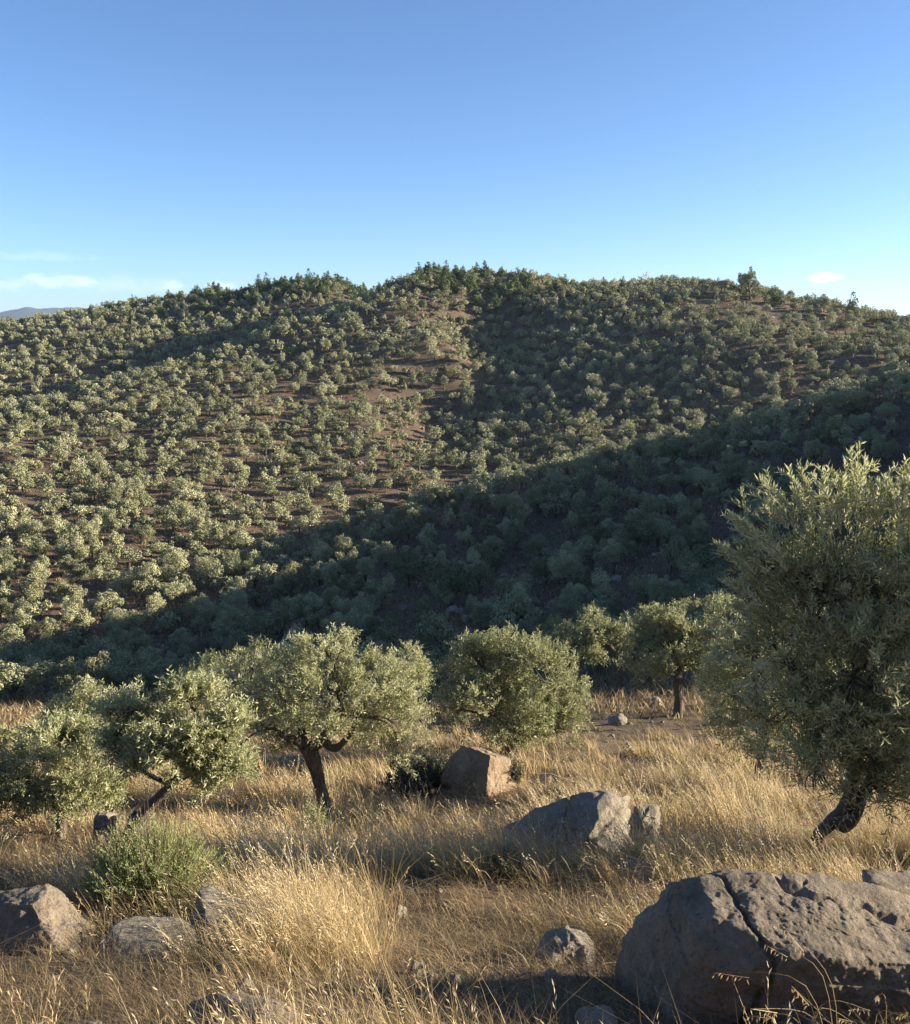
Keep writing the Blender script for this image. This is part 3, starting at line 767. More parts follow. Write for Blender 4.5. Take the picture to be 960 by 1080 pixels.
rock('dark speckled rounded boulder left of the green shrub', (-44, 110, 932, 1010),
     [((-0.75, -0.5, 0.75), 0.62), ((-0.1, -0.95, 0.3), 0.75), ((0.75, 0.35, 0.6), 0.8), ((-0.1, 0.2, 1), 0.85), ((0, 1, 0.1), 1), ((0, 0, -1), 0.6), ((-1, 0, 0), 1.1)], 'rock_grey', 6, 14, 0.09, (0, 0, 1), 0.0, sharp=10)
rock('pale layered ledge of stone sloping down right from the green shrub', (196, 306, 934, 1000),
     [((0.30, -0.16, 1), 0.60), ((-0.9, -0.3, 0.3), 0.95), ((0, 1, 0.2), 1), ((0.1, 0, 1), 0.95), ((0, 0, -1), 0.6), ((1, 0, 0), 1.1), ((0, -1, 0.1), 1)], 'rock_pale', 6, 17, 0.11, (0.35, -0.3, 1), 0.07, sharp=20)
_q = at(244, 996); ROCKS.append((_q[0], _q[1], 0.30, 0.2))
rock('low pale stone at the front foot of the green shrub', (104, 208, 966, 1008), BOX + [((0.1, -0.5, 0.9), 0.9), ((-0.6, -0.3, 0.8), 1.0), ((0.5, -0.3, 0.8), 1.0)], 'rock_pale', 5, 19, 0.12, (0.1, 0, 1), 0.06, sharp=12, depth=0.6)
rock('dusty whitish stone sunk in short grass at mid slope', (566, 630, 976, 1018), BOX + [((0.1, -0.6, 0.8), 0.9), ((-0.6, 0, 0.8), 0.9), ((0.6, -0.2, 0.8), 0.95)], 'rock_pale', 5, 22, 0.12, (0, 0, 1), 0.02, sharp=8)
rock('flat shaded slab lying along the bottom edge in front of the layered ledge', (186, 318, 1046, 1110), BOX + [((-0.45, -0.3, 0.9), 0.75), ((0.3, -0.6, 0.8), 1.0)], 'rock_grey', 5, 25, 0.08, (-0.3, 0, 1), 0.04, sharp=16, depth=0.5)
rock('fist-sized light grey stone at the foot of the huge boulder', (606, 652, 1060, 1092), BOX + [((0.3, -0.5, 0.8), 0.9)], 'rock_pale', 4, 27, 0.10, (0, 0, 1), 0.0, sharp=9)
rock('small round dark stone in the grass left of the twisted trunk', (787, 814, 862, 886), BOX + [((0.3, -0.5, 0.8), 0.9), ((-0.5, -0.3, 0.7), 0.95)], 'rock_grey', 4, 29, 0.10, (0, 0, 1), 0.0, sharp=7)
rock('square upright stone at the foot of the leaning olive trunk', (98, 126, 856, 892), BOX + [((-0.9, -0.5, 0.1), 0.9), ((0.2, -0.7, 0.75), 1.0)], 'rock_pale', 5, 31, 0.10, (0.1, -0.1, 1), 0.14, sharp=18)
rock('pale low rock half buried in grass behind the huge boulder', (652, 706, 906, 936), BOX + [((0.2, -0.6, 0.8), 0.95)], 'rock_pale', 4, 33, 0.12, (0, 0, 1), 0.0, sharp=7)
rock('flat pale stone in the brown litter left of the dark boulder', (40, 92, 914, 930), BOX, 'rock_pale', 4, 35, 0.10, (0, 0, 1), 0.0, sharp=7)
# loose stones on the shaded ground beyond the rounded olive and on the dark slope
for i, (px, py, s2, l) in enumerate([(652, 762, 1.2, 'flat grey stone on the shaded ground right of the rounded olive'), (690, 742, 1.0, 'grey stone on dark soil under the broad lumpy olive'),
                                    (610, 592, 1.0, 'largest pale stone of the rubble on the dark slope'), (632, 588, 0.8, 'pale stone beside the largest rubble stone on the dark slope'), (596, 606, 0.7, 'lowest stone of the pale rubble on the dark slope'), (650, 612, 0.7, 'pale stone right of the rubble on the dark slope'), (770, 536, 0.7, 'pale stone lying high on bare soil of the dark slope')]):
    rock(l, (px - 9 * s2, px + 9 * s2, py - 8 * s2, py + 3 * s2), BOX + [((0.3, -0.6, 0.8), 0.9), ((-0.6, -0.2, 0.7), 0.95)], 'rock_pale', 3, 40 + i, 0.15, (0, 0, 1), 0.0, sharp=7)

def rubble():
    g = Geo(); D, T = _ICO[3]
    n = 520
    Y = 2.6 + 24 * rng.random(n) ** 1.5; X = rng.uniform(-0.62, 0.62, n) * Y
    Z = ground(X, Y)
    for x, y, z in zip(X, Y, Z):
        s = rng.uniform(0.012, 0.045) * (1 + y * 0.06)
        V = D * s * rng.uniform(0.6, 1.3, 3) * (1 + 0.5 * noise(D * 1.7 + rng.uniform(0, 99, 3))[:, None])
        g.add(V + np.array([x, y, z]), T)
    n = 900
    r = 60 * (260 / 60) ** rng.random(n); a = rng.uniform(-0.56, 0.56, n)
    X, Y = r * np.sin(a), r * np.cos(a); Z = ground(X, Y); D, T = _ICO[3][0], _ICO[3][1]
    for x, y, z in zip(X, Y, Z):
        s = 0.12 + 0.5 * rng.random() ** 4
        g.add(D * s * rng.uniform(0.5, 1.4, 3) * (1 + 0.6 * noise(D * 1.7 + rng.uniform(0, 99, 3))[:, None]) + np.array([x, y, z]), T)
    tag(link('pebbles', g.mesh('pebbles', M['rock_pale'], smooth=True)), 'small stones scattered through the dry grass', None, None, 'stuff')
rubble()

# ============================================================ dry grass
def blades(g, P, D, H, W, bend, tint, seg=3):
    """bent tapering blades: root P, lean D (horizontal), height H, width W"""
    n = len(P)
    a = rng.uniform(0, math.pi, n)
    S = np.stack([np.cos(a), np.sin(a), np.zeros(n)], -1)
    up = np.array([0, 0, 1.0])
    fs = np.linspace(0, 1, seg + 1)
    rows = []
    for f in fs[:-1]:
        c = P + up * (H * (f - 0.22 * bend * f ** 3))[:, None] + D * (H * (0.25 * f + bend * f ** 2.2))[:, None]
        w = (W * (1 - f * 0.75) * 0.5)[:, None]
        rows += [c - S * w, c + S * w]
    tip = P + up * (H * (1 - 0.22 * bend))[:, None] + D * (H * (0.25 + bend))[:, None]
    V = np.stack(rows + [tip], 1)
    k = 2 * seg + 1
    b = np.arange(n)[:, None] * k
    qs = [b + np.array([[2 * i, 2 * i + 1, 2 * i + 3, 2 * i + 2]]) for i in range(seg - 1)]
    tr = b + np.array([[2 * seg - 2, 2 * seg - 1, 2 * seg]])
    tt = np.clip(tint[:, None] + np.linspace(-0.12, 0.12, k)[None], 0, 1)
    g.add(V.reshape(-1, 3), ([np.concatenate(qs)] if qs else []) + [tr], tt.ravel())
    return tip

def grass():
    g = Geo()
    lean0 = np.array([-1.0, 0.15, 0])
    # tufts: (band of distance, tufts per square metre, blades per tuft, blade width, height)
    for (y0, y1, dens, nb, w, hs, seg) in ((2.2, 5.2, 85, 44, 0.0030, 0.37, 3), (5.2, 9.0, 62, 36, 0.0042, 0.46, 3), (9.0, 15.0, 24, 34, 0.0080, 0.50, 3), (15.0, 28.0, 11, 26, 0.015, 0.48, 2)):
        area = 0.5 * (y1 ** 2 - y0 ** 2) * 1.3 + (y1 - y0) * 2.0
        nt = int(area * dens)
        Y = np.sqrt(rng.uniform(y0 ** 2, y1 ** 2, nt)); X = rng.uniform(-1, 1, nt) * (0.65 * Y + 1.0)
        patch = fbm(xyz(X * 0.75, Y * 0.75, 3.3), 3, 51) + 0.5 * fbm(xyz(X * 2.2, Y * 2.2, 1.1), 2, 57)
        tall = np.clip(patch * 2.4 + 0.30, 0, 1)
        # short-grassed parts, trampled at left; browned below the broad olive as painted shade
        px, py, dep = project(xyz(X, Y, land(X, Y)))
        short = np.exp(-((px - 60) / 110) ** 2 - ((py - 915) / 28) ** 2) + 0.9 * np.exp(-((px - 560) / 130) ** 2 - ((py - 1010) / 60) ** 2) + 0.8 * np.exp(-((px - 150) / 170) ** 2 - ((py - 1085) / 50) ** 2) \
            + 0.9 * np.exp(-((px - 400) / 130) ** 2 - ((py - 890) / 22) ** 2) + 1.5 * np.exp(-((px - 690) / 150) ** 2 - ((py - 748) / 30) ** 2) + 0.6 * np.exp(-((px - 480) / 90) ** 2 - ((py - 1075) / 30) ** 2)
        gold = 0.8 * np.exp(-((px - 370) / 90) ** 2 - ((py - 960) / 60) ** 2) + 0.8 * np.exp(-((px - 760) / 190) ** 2 - ((py - 870) / 45) ** 2) + 0.6 * np.exp(-((px - 250) / 110) ** 2 - ((py - 850) / 35) ** 2) + 0.5 * np.exp(-((px - 60) / 80) ** 2 - ((py - 885) / 20) ** 2)
        tall = np.clip(tall * 0.85 + gold * 0.6 - short * 0.6, 0.10, 1.0)
        keep = rng.random(nt) < (0.15 + 0.95 * tall) * np.clip((29 - Y + 3 * patch) / 9, 0.1, 1)
        for (rx, ry, ra, rb) in ROCKS:
            keep &= ((X - rx) / ra) ** 2 + ((Y - ry) / rb) ** 2 > 1
        for (rx, ry, ra, rb) in THIN:
            hit = ((X - rx) / ra) ** 2 + ((Y - ry) / rb) ** 2 < 1
            keep &= ~hit | (rng.random(nt) < 0.6); tall = np.where(hit, tall * 0.6, tall)
        X, Y, tall = X[keep], Y[keep], tall[keep]
        nt = len(X)
        cnt = np.maximum(4, (nb * (0.45 + 0.75 * tall) * rng.uniform(0.5, 1.4, nt)).astype(int))
        idx = np.repeat(np.arange(nt), cnt)
        n = len(idx)
        rad = (0.03 + 0.06 * rng.random(nt)) * (1.0 if y0 < 9 else 1.4)
        off = rng.normal(size=(n, 2)) * rad[idx][:, None]
        bx, by = X[idx] + off[:, 0], Y[idx] + off[:, 1]
        bz = ground(bx, by) - 0.01
        H = hs * (0.18 + 0.95 * tall[idx]) * rng.uniform(0.40, 1.15, n) * rng.uniform(0.65, 1.2, nt)[idx]
        flat = rng.random(n) < (0.45 - 0.3 * tall[idx])        # broken and fallen blades
        H = np.where(flat, H * 0.8 + 0.05, H)
        dirn = unit(xyz(off[:, 0] / rad[idx], off[:, 1] / rad[idx], 0.0) * 0.55 + lean0 * 0.75 + rng.normal(size=(n, 3)) * np.array([0.5, 0.5, 0]))
        bend = np.where(flat, rng.uniform(0.9, 2.2, n), rng.uniform(0.02, 0.55, n))
        tuft_tone = 0.28 + 0.38 * tall + 0.13 * rng.normal(size=nt)
        tint = tuft_tone[idx] + 0.11 * rng.normal(size=n) - 0.12 * flat
        tip = blades(g, np.stack([bx, by, bz], -1), dirn, H, w * rng.uniform(0.7, 1.5, n), bend, tint, seg)
        # seed heads on the tall ones
        hd = (rng.random(n) < 0.22) & (H > hs * 0.55) & ~flat
        if y0 < 15:
            T = tip[hd]; m = len(T)
            for q in range(4):
                d = unit(dirn[hd] * 0.8 + np.array([0, 0, 0.75]) + rng.normal(size=(m, 3)) * 0.35)
                leaves(g, T - unit(dirn[hd] * (0.3 + bend[hd])[:, None] + np.array([0, 0, 0.8])) * (0.022 * q * (w / 0.003) ** 0.3), d, 0.028 * (w / 0.003) ** 0.3, w * 2.0, np.clip(tint[hd] + 0.2, 0, 1))
    # low brown litter between the tufts
    n = 110000
    Y = 2.3 * (17 / 2.3) ** (rng.random(n) ** 0.75); X = rng.uniform(-1, 1, n) * (0.62 * Y + 0.6)
    ok = np.ones(n, bool)
    for (rx, ry, ra, rb) in ROCKS:
        ok &= ((X - rx) / ra) ** 2 + ((Y - ry) / rb) ** 2 > 0.9
    X, Y = X[ok], Y[ok]; n = len(X)
    k = np.maximum(1, Y / 5)
    dk = fbm(xyz(X * 1.3, Y * 1.3, 7.7), 3, 63)
    blades(g, xyz(X, Y, ground(X, Y) - 0.005), unit(rng.normal(size=(n, 3)) * np.array([1, 1, 0]) + np.array([-0.3, 0, 0])), rng.uniform(0.04, 0.15, n) * k ** 0.4, 0.0032 * k * rng.uniform(0.6, 1.4, n), rng.uniform(0.3, 2.4, n), np.clip(0.25 + 0.35 * dk + 0.13 * rng.normal(size=n), 0.02, 0.9), 2)
    # straggling tufts over the hills
    n = 60000
    r = 27 * (300 / 27) ** (rng.random(n) ** 0.8); a = rng.uniform(-0.56, 0.56, n)
    X, Y = r * np.sin(a), r * np.cos(a); Z = ground(X, Y)
    for q in range(3):
        P = xyz(X + rng.normal(size=n) * 0.25, Y + rng.normal(size=n) * 0.25, Z - 0.05)
        blades(g, P, unit(rng.normal(size=(n, 3)) * np.array([1, 1, 0])), rng.uniform(0.15, 0.5, n), rng.uniform(0.0009, 0.002, n) * r, rng.uniform(0, 0.9, n), np.clip(0.28 + 0.2 * rng.normal(size=n), 0, 0.8), 2)
    tag(link('dry_grass', g.mesh('dry_grass', M['grass'])), 'tall golden dry grass and brown dead straw covering the slope', None, None, 'stuff')
grass()

# the wild oat stalks that arch over the face of the big boulder
def oats(label, root, tips, Y):
    b = pt(*root, Y); b = drop(b[0], b[1])
    o = thing('wild_oat', b, label, 'grass stalk', 'wild oat stalks in front of the huge boulder')
    for (mx, my, tx, ty) in tips:
        st, hd = Geo(), Geo()
        m, t = pt(mx, my, Y + rng.normal() * 0.03), pt(tx, ty, Y + rng.normal() * 0.06)
        tube(st, [b, m, t], [0.0017, 0.0014, 0.0007], 4)
        f = np.linspace(0.62, 0.98, 8)[:, None]
        P = m + (t - m) * f + rng.normal(size=(8, 3)) * 0.003
        leaves(hd, P, unit(np.array([-0.25, 0, -1.0]) + rng.normal(size=(8, 3)) * 0.35), 0.022, 0.005, np.full(8, 0.8))
        s = link('stalk', st.mesh('oat_stalk', M['grass'], b, True), o)
        tube(hd, [m + (t - m) * 0.6, m + (t - m) * 0.8, t], [0.0011, 0.001, 0.0007], 3, tint=0.8)
        link('seed_head', hd.mesh('oat_seed_head', M['grass'], b), s)

oats('clump of pale wild oat stalks arching left across the boulder face', (884, 1150), [(868, 1030, 806, 996), (878, 1040, 828, 980), (850, 1040, 752, 1026), (860, 1075, 792, 1064), (880, 1090, 835, 1040)], 2.72)
oats('wild oat stalks bending right at the bottom corner of the boulder', (930, 1160), [(930, 1080, 958, 1068), (925, 1070, 975, 1085), (935, 1060, 925, 1050), (940, 1090, 990, 1075)], 2.68)
oats('low wild oat stalks bowed close to the ground below the boulder face', (846, 1150), [(842, 1078, 792, 1072), (860, 1068, 900, 1078), (838, 1090, 790, 1084), (865, 1062, 918, 1066)], 2.7)

# ============================================================ olive trees across the valley
def crown_geo(variant, quads, size, mat_slot=0, kind='olive'):
    """one crown about 2 m in radius round (0, 0, 2.3): clumps of leaf-spray faces turned outwards"""
    r = np.random.default_rng(100 + variant)
    V, T = [], []
    if kind == 'olive':
        nl = r.integers(6, 10)
        cs = np.stack([r.normal(size=nl) * 0.66, r.normal(size=nl) * 0.66, 2.1 + r.normal(size=nl) * 0.42], -1)
        rs = r.uniform(0.55, 1.0, nl)
        sub = [(cs[i] + unit(r.normal(size=3) + np.array([0, 0, 0.3])) * rs[i] * 1.0, rs[i] * r.uniform(0.32, 0.52)) for i in range(nl) for _ in range(5)]
        L = [(c, a) for c, a in zip(cs, rs)] + sub
    else:
        L = []
        hgt = r.uniform(4.2, 6.4)
        for i in range(9):
            f = i / 8
            k = 4 if i < 6 else 2
            for _ in range(k):
                a = r.uniform(0, 6.28); rad = 2.3 * (1 - f) ** 0.6 * r.uniform(0.5, 1.2)
                L.append((np.array([math.cos(a) * rad * 0.6, math.sin(a) * rad * 0.6, 1.1 + f * (hgt - 1.3)]), (0.45 + 0.7 * (1 - f)) * r.uniform(0.7, 1.2)))
    w = np.array([a ** 2 for _, a in L]); w /= w.sum()
    B, D, tn, NN = [], [], [], []
    for (c, a), ww in zip(L, w):
        n = max(6, int(quads * ww))
        d = unit(r.normal(size=(n, 3)) + np.array([0, 0, 0.15]))
        p = c + d * a * (0.55 + 0.5 * r.random(n))[:, None] * np.array([1, 1, 0.85])
        B.append(p); NN.append(unit(d + r.normal(size=(n, 3)) * 0.45)); D.append(unit(np.cross(d, r.normal(size=(n, 3))) + np.array([0, 0, 0.25]))); tn.append(0.5 + 0.1 * r.normal() + 0.13 * r.normal(size=n))
    return np.vstack(B), np.vstack(D), np.concatenate(tn), np.vstack(NN)

def far_crown(variant, quads, size, kind='olive'):
    g = Geo()
    B, D, tn, NN = crown_geo(variant, quads, size, 0, kind)
    leaves(g, B - D * size * 0.4, D, size * rng.uniform(0.7, 1.3, len(B)), size * 0.6, np.clip(tn, 0, 1), NN)
    return g

def far_trunk(variant, kind='olive'):
    g = Geo(); r = np.random.default_rng(300 + variant)
    if kind == 'olive':
        k = np.array([r.normal() * 0.15, r.normal() * 0.15, 1.0])
        tube(g, [(0, 0, -0.5), (k[0] * 0.6, k[1] * 0.6, 0.5), k], [0.24, 0.17, 0.16], 7, 0.2, variant)
        for i in range(4):
            a = i * 1.57 + r.uniform(0, 1)
            e = k + np.array([math.cos(a) * 0.9, math.sin(a) * 0.9, 1.0 + r.random() * 0.5])
            tube(g, [k, (k + e) / 2 + r.normal(size=3) * 0.12, e], [0.11, 0.08, 0.03], 5)
    else:
        tube(g, [(0, 0, -0.5), (0.05, 0, 2.5), (0, 0, 5.0)], [0.2, 0.13, 0.03], 6)
    return g

NV = 14
OC = [far_crown(i, 3600, 0.18).mesh('olive_foliage', M['olive_far']) for i in range(NV)]
OT = [far_trunk(i).mesh('olive_wood', M['bark'], smooth=True) for i in range(NV)]
PCm = [far_crown(50 + i, 900, 0.42, 'pine').mesh('pine_foliage', M['pine']) for i in range(6)]
PTm = [far_trunk(50 + i, 'pine').mesh('pine_wood', M['bark'], smooth=True) for i in range(6)]

def visible(P, clear=0.0):
    """does no land stand between the eye and P?"""
    ok = np.ones(len(P), bool)
    for f in np.linspace(0.08, 0.97, 44):
        Q = P * f
        ok &= land(Q[:, 0], Q[:, 1]) < Q[:, 2] + clear
    return ok

def plant_far():
    # rows of planted trees, never quite straight
    sp = 4.0
    gx, gy = np.meshgrid(np.arange(-230, 235, sp), np.arange(30, 372, sp))
    X = gx.ravel() + rng.normal(size=gx.size) * 0.85 + (gy.ravel() // sp % 2) * sp / 2
    Y = gy.ravel() + rng.normal(size=gx.size) * 0.85
    Z = ground(X, Y)
    px, py, dep = project(xyz(X, Y, Z + 2))
    ok = (np.abs(px - 480) < 480 + 130) & (Y > 40 + 4 * rng.random(len(X)))
    dens = 0.93 + 0.30 * fbm(xyz(X * 0.03, Y * 0.03), 3, 91)
    # the gaps: bare soil high on the spur, the red gully, the open crest at the far right
    dens -= 0.55 * np.exp(-((px - 860) / 70) ** 2 - ((py - 520) / 45) ** 2) + 0.5 * np.exp(-((px - 640) / 60) ** 2 - ((py - 600) / 28) ** 2) + 0.6 * np.exp(-((px - 900) / 60) ** 2 - ((py - 345) / 14) ** 2)
    dens -= 0.4 * np.exp(-((px - 478) / 22) ** 2 - ((py - 462) / 28) ** 2)
    dens -= 0.4 * np.exp(-((px - 700) / 130) ** 2 - ((py - 715) / 14) ** 2)
    dens += 0.25 * ((px > 480) & (py < 480))
    dens -= 0.9 * np.exp(-((px - 815) / 70) ** 2 - ((py - 318) / 9) ** 2)
    ok &= rng.random(len(X)) < dens
    X, Y, Z, px, py, dep = (v[ok] for v in (X, Y, Z, px, py, dep))
    vis = visible(xyz(X, Y, Z + 3.4))
    X, Y, Z, px, py, dep = (v[vis] for v in (X, Y, Z, px, py, dep))
    S = rng.choice([0.62, 0.78, 0.86, 0.95, 1.1], len(X), p=[0.15, 0.25, 0.3, 0.2, 0.1]) * rng.uniform(0.87, 1.04, len(X)) * np.where(dep < 60, 0.9, 1.0)
    # behind the crowns of the near trees they do not show
    hid = np.zeros(len(X), bool)
    for (cx, cy, rx, ry) in ((345, 735, 85, 55), (545, 735, 70, 50), (190, 790, 65, 60), (900, 700, 105, 150), (60, 820, 60, 40), (250, 745, 50, 50), (800, 730, 60, 70), (725, 680, 45, 40)):
        hid |= ((px - cx) / rx) ** 2 + ((py - cy) / ry) ** 2 < 1
    inframe = (px > -12) & (px < 972)
    size = S / dep
    size[hid | ~inframe] = 0
    order = np.argsort(-size)
    n_obj = 275
    def zone(x, y, Xw, Yw, s):
        """what a viewer would call this patch of the grove"""
        if y < 412 and x > 500:
            return 'olive tree on the right-hand hill behind the shaded spur', 'olives on the hill behind the spur'
        sh = np.interp(x, [0, 150, 300, 430, 500, 700, 960], [690, 640, 577, 528, 506, 456, 386])
        if y < sh - 4:
            if x < 120: return 'pale sunlit olive tree low on the left hillside near the picture edge', 'sunlit olives by the left edge'
            if x < 240: return 'pale sunlit olive tree on the left hillside above the shadow line', 'sunlit olives above the shadow line'
            return 'pale sunlit olive tree beside the dry gully above the shadow line', 'sunlit olives beside the gully'
        if y > 672 and x < 160: return 'dark olive tree on the valley floor behind the leaning olive', 'valley olives behind the leaning olive'
        if y > 655 and x < 460: return 'dark olive tree on the valley floor above the forked-trunk olive', 'valley olives above the forked olive'
        if y > 630 and x >= 460: return 'dark olive tree in the shaded valley around the top of the rounded olive', 'valley olives above the rounded olive'
        if x < 300: return 'dark shaded olive tree just below the slanting shadow edge on the left', 'olives below the shadow edge'
        if x < 520: return 'dark shaded olive tree on the middle of the spur, straight above the forked olive', 'olives on the middle of the spur'
        if x < 720 and y > 560: return 'dark shaded olive tree near the pale rubble on the spur', 'olives near the rubble'
        if x < 720: return 'dark shaded olive tree high on the spur just under its sunlit rim', 'olives under the spur rim'
        return 'dark shaded olive tree on thinly planted spur above the big near olive', 'olives on the bare right part of the spur'
    for c, i in enumerate(order[:n_obj]):
        l, gname = zone(px[i], py[i], X[i], Y[i], S[i])
        e = thing('olive_tree', (X[i], Y[i], Z[i]), l, 'olive tree', gname)
        v = int(rng.integers(NV))
        e.rotation_euler = (rng.normal() * 0.05, rng.normal() * 0.05, rng.uniform(0, 6.28))
        e.scale = (S[i] * rng.uniform(0.9, 1.12), S[i] * rng.uniform(0.9, 1.12), S[i] * rng.uniform(0.85, 1.15))
        link('crown', OC[v], e); link('trunk', OT[v], e)
    # the rest of the grove, too many to count
    g = Geo()
    low = [crown_geo(i, 820, 0.34) for i in range(NV)]
    for i in order[n_obj:]:
        B, D, tn, NN = low[int(rng.integers(NV))]
        a = rng.uniform(0, 6.28); ca, sa = math.cos(a), math.sin(a)
        Rm = np.array([[ca, -sa, 0], [sa, ca, 0], [0, 0, 1]])
        s = S[i] * np.array([rng.uniform(0.9, 1.12), rng.uniform(0.9, 1.12), rng.uniform(0.85, 1.15)])
        step = 1 if dep[i] < 240 else 2
        b = (B[::step] @ Rm.T) * s + np.array([X[i], Y[i], Z[i]]); d = D[::step] @ Rm.T
        q = 0.30 if step == 1 else 0.44
        leaves(g, b - d * q * 0.4, d, q * rng.uniform(0.7, 1.3, len(b)), q * 0.55, np.clip(tn[::step] + rng.normal() * 0.17, 0, 1), NN[::step] @ Rm.T)
        tube(g, [(X[i], Y[i], Z[i] - 0.4), (X[i] + 0.1, Y[i], Z[i] + 1.8 * S[i])], [0.2, 0.12], 4, slot=1)
    tag(link('olive_grove', g.mesh('olive_grove', [M['olive_far'], M['bark']])), 'far olive groves covering the hills', None, None, 'stuff')
    print('far olives', len(order), 'smallest object size px', F * 4 * size[order[n_obj - 1]])
plant_far()

def far_tree(name, kind, px, py, Y, s, label, cat, group=None, v=None, h=1.0):
    p = pt(px, py, Y); p = drop(p[0], p[1])
    e = thing(name, p, label, cat, group)
    v = int(rng.integers(6)) if v is None else v
    e.rotation_euler = (0, 0, rng.uniform(0, 6.28)); e.scale = (s, s, s * h)
    link('crown', (PCm if kind == 'pine' else OC)[v], e); link('trunk', (PTm if kind == 'pine' else OT)[v], e)
    return e

# pines along the top
def pines():
    k = 0
    for (n, x0, x1, line, y_spread, Y, s0, s1, l, gname) in (
            (42, 434, 560, ([430, 440, 500, 560], [296, 284, 281, 288]), 12, 303, 0.75, 1.15, 'green pine of the dense clump crowning the summit', 'pines on the summit'),
            (16, 545, 660, ([545, 600, 660], [300, 306, 312]), 12, 292, 0.6, 0.95, 'dark pine scattered on the slope right of the summit clump', 'pines right of the summit'),
            (72, 205, 412, ([200, 300, 350, 412], [314, 302, 300, 306]), 10, 351, 0.75, 1.2, 'dark pine of the belt along the farther left ridge', 'pines on the farther ridge'),
            (14, 95, 215, ([95, 215], [322, 314]), 5, 354, 0.55, 0.85, 'small pine thinly set where the farther ridge runs down left', 'pines where the ridge runs down')):
        for i in range(n):
            px = x0 + (x1 - x0) * (i + rng.random()) / n
            f = rng.random() ** 1.4
            y = np.interp(px, *line) + y_spread * f
            far_tree('pine_tree', 'pine', px, y, Y - 25 * f, rng.uniform(s0, s1), l, 'pine', gname)
pines()
far_tree('broadleaf_tree', 'olive', 791, 322, 268, 1.9, 'lone round-headed tree standing up from the right-hand skyline', 'tree', v=3, h=1.35)
far_tree('pine_tree', 'pine', 816, 328, 264, 0.95, 'short bushy pine just right of the lone skyline tree', 'pine', v=2)
far_tree('pine_tree', 'pine', 897, 346, 250, 1.15, 'pointed pine on the open crest near the right edge', 'pine', v=3)
for (px, py, Y, s, l) in ((866, 340, 256, 1.45, 'broad round olive on the skyline between the lone tree and the pointed pine'), (880, 343, 252, 1.0, 'small olive just left of the pointed pine on the crest'),
                          (926, 350, 246, 1.0, 'low dark olive on the bare crest, left one of three'), (939, 351, 245, 0.95, 'low dark olive on the bare crest, middle one of three'), (954, 353, 244, 1.0, 'low dark olive on the bare crest, rightmost one of three')):
    far_tree('olive_tree', 'olive', px, py, Y, s, l, 'olive tree', h=0.85)

# ============================================================ sky, sun, air, camera
SUN_AZ, SUN_EL = 86.0, 15.5
sv = Vector((math.cos(R(SUN_EL)) * math.sin(R(SUN_AZ)), math.cos(R(SUN_EL)) * math.cos(R(SUN_AZ)), math.sin(R(SUN_EL))))
sl = bpy.data.lights.new('sun', 'SUN'); sl.energy = 5.0; sl.angle = R(0.5); sl.color = (1.0, 0.88, 0.70)
so = link('sun', sl); so.rotation_euler = sv.to_track_quat('Z', 'Y').to_euler()

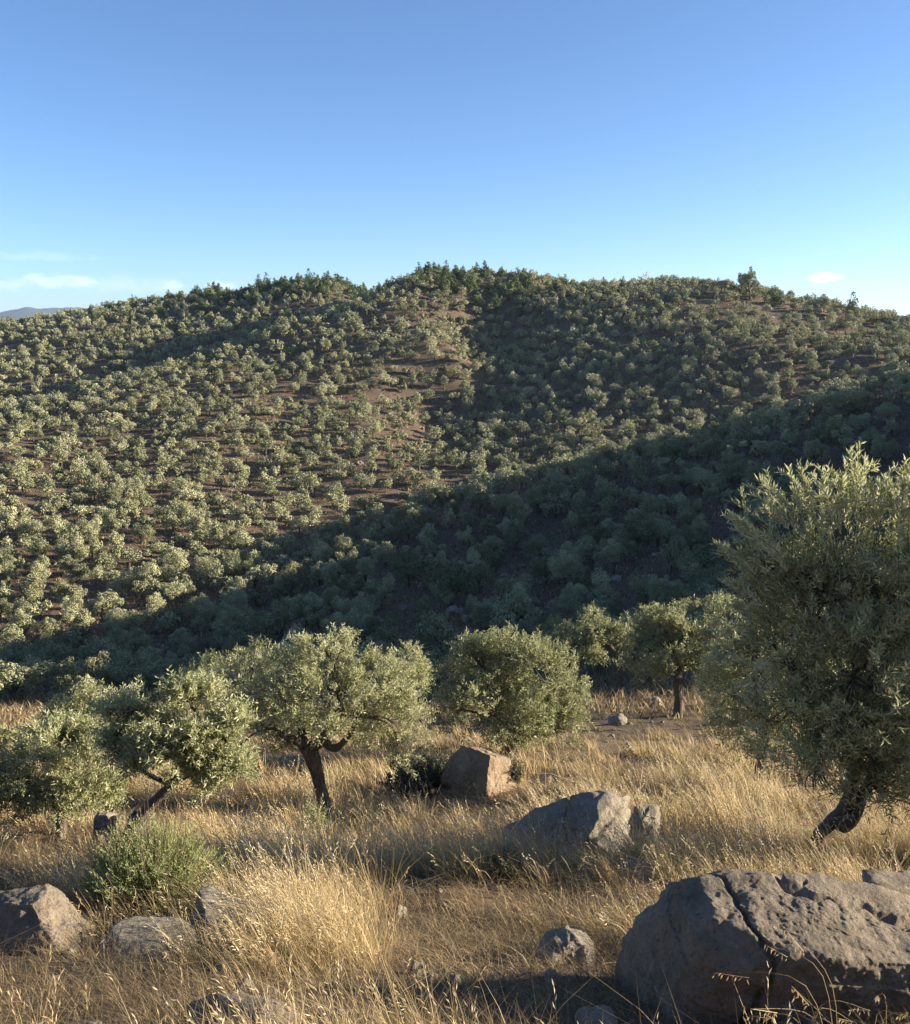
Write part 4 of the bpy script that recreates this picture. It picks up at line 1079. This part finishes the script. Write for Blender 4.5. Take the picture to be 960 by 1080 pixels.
def world():
    w = bpy.data.worlds.new('World'); SC.world = w; w.use_nodes = True
    nt = w.node_tree; nt.nodes.clear()
    sky = N(nt, 'ShaderNodeTexSky', sky_type='NISHITA'); sky.sun_disc = False
    sky.sun_elevation = R(SUN_EL); sky.sun_rotation = R(SUN_AZ)
    sky.altitude = 300; sky.air_density = 0.7; sky.dust_density = 0.5; sky.ozone_density = 4.2
    tc = N(nt, 'ShaderNodeTexCoord').outputs['Generated']
    sp = N(nt, 'ShaderNodeSeparateXYZ'); nt.links.new(tc, sp.inputs[0])
    az = mathn(nt, 'ARCTAN2', sp.outputs[0], sp.outputs[1]); el = mathn(nt, 'ARCSINE', sp.outputs[2])
    cmb = N(nt, 'ShaderNodeCombineXYZ'); nt.links.new(az, cmb.inputs[0]); nt.links.new(mathn(nt, 'MULTIPLY', el, 2.2), cmb.inputs[1])
    n = tex_noise(nt, 42, 6, 0.62, cmb.outputs[0], 0.3)
    total = None
    for (px, py, wx, wy, amt) in ((52, 296, 34, 9, 0.50), (90, 298, 22, 7, 0.62), (14, 270, 46, 5, 0.22), (45, 270, 60, 6, 0.18), (186, 302, 18, 7, 0.5), (238, 300, 24, 6, 0.5), (20, 300, 36, 8, 0.35), (872, 292, 20, 7, 0.75), (130, 300, 60, 12, 0.22)):
        d = ray(px, py); a0 = math.atan2(d[0], d[1]); e0 = math.atan2(d[2], math.hypot(d[0], d[1]))
        u = mathn(nt, 'DIVIDE', mathn(nt, 'SUBTRACT', az, a0), wx / F); v = mathn(nt, 'DIVIDE', mathn(nt, 'SUBTRACT', el, e0), wy / F)
        q = mathn(nt, 'SUBTRACT', 1.0, mathn(nt, 'ADD', mathn(nt, 'MULTIPLY', u, u), mathn(nt, 'MULTIPLY', v, v)), True)
        q = mathn(nt, 'MULTIPLY', mathn(nt, 'MULTIPLY', mathn(nt, 'MULTIPLY', mathn(nt, 'SUBTRACT', mathn(nt, 'ADD', n, mathn(nt, 'MULTIPLY', q, 0.35)), 0.62), 4.5, True), amt), mathn(nt, 'MULTIPLY', q, 3.0, True))
        total = q if total is None else mathn(nt, 'MAXIMUM', total, q)
    hs = N(nt, 'ShaderNodeHueSaturation'); hs.inputs['Saturation'].default_value = 1.0; nt.links.new(sky.outputs[0], hs.inputs['Color'])
    c = mixc(nt, mathn(nt, 'MULTIPLY', total, 0.6), hs.outputs[0], (6.6, 6.4, 6.6))
    bg = N(nt, 'ShaderNodeBackground'); nt.links.new(c, bg.inputs[0]); bg.inputs[1].default_value = 0.074
    o = N(nt, 'ShaderNodeOutputWorld'); nt.links.new(bg.outputs[0], o.inputs[0])
world()

def air():
    g = Geo()
    x, y0, y1, z0, z1 = 9000, -9000, 9000, -60, 230
    V = [(-x, y0, z0), (x, y0, z0), (x, y1, z0), (-x, y1, z0), (-x, y0, z1), (x, y0, z1), (x, y1, z1), (-x, y1, z1)]
    g.add(V, np.array([[0, 3, 2, 1], [4, 5, 6, 7], [0, 1, 5, 4], [1, 2, 6, 5], [2, 3, 7, 6], [3, 0, 4, 7]]))
    m, nt, nd, lk = new_mat('thin_evening_haze')
    v = N(nt, 'ShaderNodeVolumePrincipled'); v.inputs['Density'].default_value = HAZE; v.inputs['Color'].default_value = (0.62, 0.80, 1.0, 1); v.inputs['Anisotropy'].default_value = 0.2
    o = N(nt, 'ShaderNodeOutputMaterial'); lk.new(v.outputs[0], o.inputs['Volume'])
    tag(link('haze', g.mesh('haze', m)), 'thin bluish evening haze', None, None, 'stuff')
HAZE = 0.6e-4
air()

cam = bpy.data.cameras.new('camera'); cam.sensor_fit = 'HORIZONTAL'; cam.angle = 2 * math.atan(480 / F); cam.clip_start = 0.05; cam.clip_end = 30000
co = link('camera', cam); co.rotation_euler = (math.pi / 2 - PITCH, 0, 0); SC.camera = co
vs = SC.view_settings
vs.view_transform = 'Standard'; vs.look = 'None'; vs.gamma = 1; vs.use_curve_mapping = False; vs.exposure = 1.7
SC.cycles.max_bounces = 6; SC.cycles.diffuse_bounces = 3; SC.cycles.transmission_bounces = 4; SC.cycles.volume_bounces = 0
